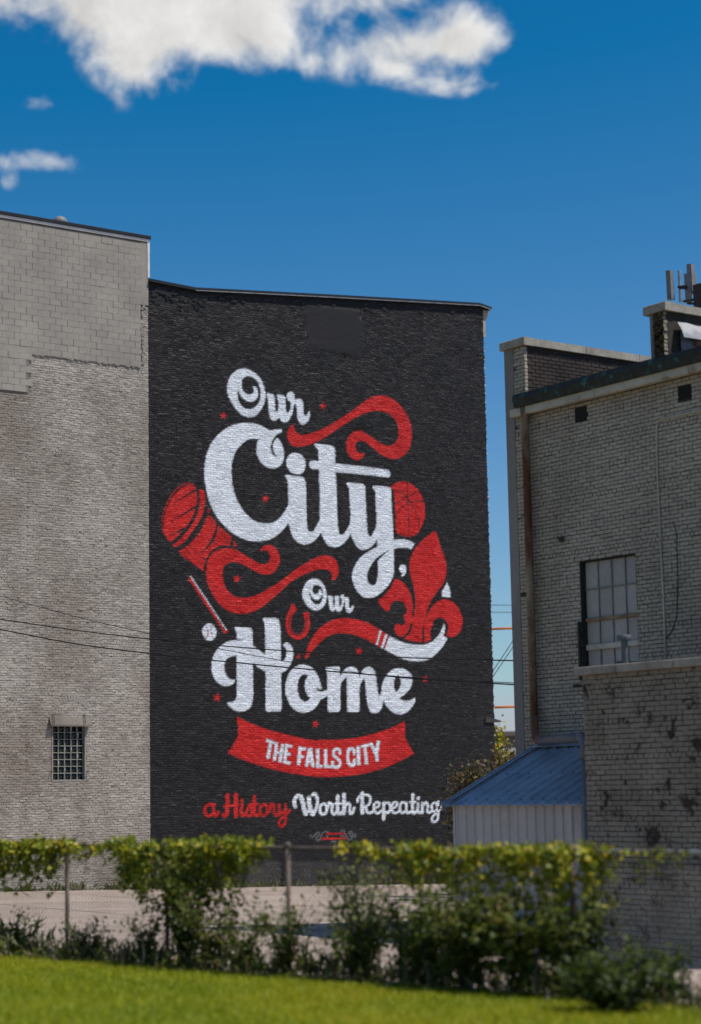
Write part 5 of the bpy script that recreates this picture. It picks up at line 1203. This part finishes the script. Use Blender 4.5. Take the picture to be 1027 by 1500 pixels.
def grass():
    rng = np.random.default_rng(14)
    n = 430000
    t = -7 + 23*rng.random(n); s = -0.35 - 12.5*rng.random(n)
    P = np.array(FL)[None]*[1, 1, 0] + t[:, None]*np.array(FD) + s[:, None]*np.array(FN)
    # keep what the lens can see, plus a margin
    ax = P[:, 0]/np.maximum(P[:, 1], 1); ok = (np.abs(ax) < 0.33) & (P[:, 1] > 11); P = P[ok]; s = s[ok]; n = len(P)
    P[:, 2] = 0.75 + 0.036*np.clip(-s-0.2, 0, 30)
    big = np.sin(P[:, 0]*0.7+1.3)*np.sin(P[:, 1]*0.45-0.6)
    patch = 0.8*big + np.sin(P[:, 0]*1.7+np.sin(P[:, 1]*1.1)*1.4)*np.sin(P[:, 1]*0.83+0.6*P[:, 0])
    h = 0.03+0.045*rng.random(n) + 0.012*patch
    a = rng.random(n)*2*pi; lean = (0.3+1.3*rng.random(n))*h; w = 0.0045+0.003*rng.random(n)
    dx, dy = np.cos(a), np.sin(a); b = rng.random(n)*2*pi
    V = np.empty((n, 3, 3)); V[:, 0] = P + np.stack([dx*w, dy*w, 0*w], 1); V[:, 1] = P - np.stack([dx*w, dy*w, 0*w], 1); V[:, 2] = P + np.stack([np.cos(b)*lean, np.sin(b)*lean, h], 1)
    V[:, :2, 2] -= 0.006
    ti = np.clip(0.5 + 0.16*patch + rng.normal(0, 0.2, n), 0, 1)
    np_obj('grass', V.reshape(-1, 3), np.arange(3*n).reshape(-1, 3), M['grass'], None, tint=np.repeat(ti, 3), kind='stuff', label='short mown sunlit grass on the lawn', cat='grass')
grass()

# ------------------------------------------------------------------ small trees
def tree(base, h, r, n, label, rng, mat='farleaf', size=0.12, name='small_tree', bright=0.5, grp=None, zc=0.62, sq=0.8):
    T = thing(name, label, 'tree', base, 0, grp)
    tr = MB(); tr.tube([(0, 0, -0.1), (0.03*h, 0, h*0.3), (0.0, 0.02*h, h*0.75)], [h*0.028, h*0.02, h*0.006], 8)
    C = []
    for k in range(15):
        d = rng.normal(0, 1, 3); d /= np.linalg.norm(d); c = np.array([0, 0, h*zc]) + d*np.array([r, r, h*(1-zc)*sq])*(0.35+0.6*rng.random()); C.append(c)
        tr.tube([(0.02*h, 0, h*(0.25+0.3*rng.random())), Vector(c)*0.6 + Vector((0, 0, h*0.2)), Vector(c)], [h*0.010, h*0.006, h*0.002], 5)
    tr.obj('trunk', M['bark'], T)
    C = np.array(C); i = rng.integers(0, len(C), n); P = C[i] + rng.normal(0, 1, (n, 3))*np.array([r, r, h*0.25])*0.26
    P[:, 2] = np.maximum(P[:, 2], 0.1)
    V, Q, ti = leaf_mesh(P, rand_dir(n, rng, -0.2), rand_dir(n, rng, 1.2), size*(0.6+0.8*rng.random(n)), np.clip(bright+rng.normal(0, 0.25, n), 0, 1))
    np_obj('crown', V, Q, M[mat], T, tint=ti)
rt = np.random.default_rng(8)
p = at_y(690, 1200, 54); z = lot_z(p.x, p.y)
tree((p.x, p.y, z), at_y(690, 1108, 54).z - z, 0.75, 1100, 'small brownish tree between the mural wall and the blue shed roof', rt, size=0.13, bright=0.55, zc=0.7)
p = at_y(742, 1150, 58); z = lot_z(p.x, p.y)
tree((p.x, p.y, z), at_y(742, 1090, 58).z - z, 0.85, 1200, 'reddish shrubby tree in the gap just behind the blue roof ridge', rt, size=0.13, bright=0.72, zc=0.72)
p = at_y(728, 1100, 72)
tree((p.x, p.y, 0), at_y(728, 1066, 72).z, 0.55, 600, 'slim yellow-green tree right against the corner of the mural wall', rt, 'vine', 0.16, bright=0.8, zc=0.8)
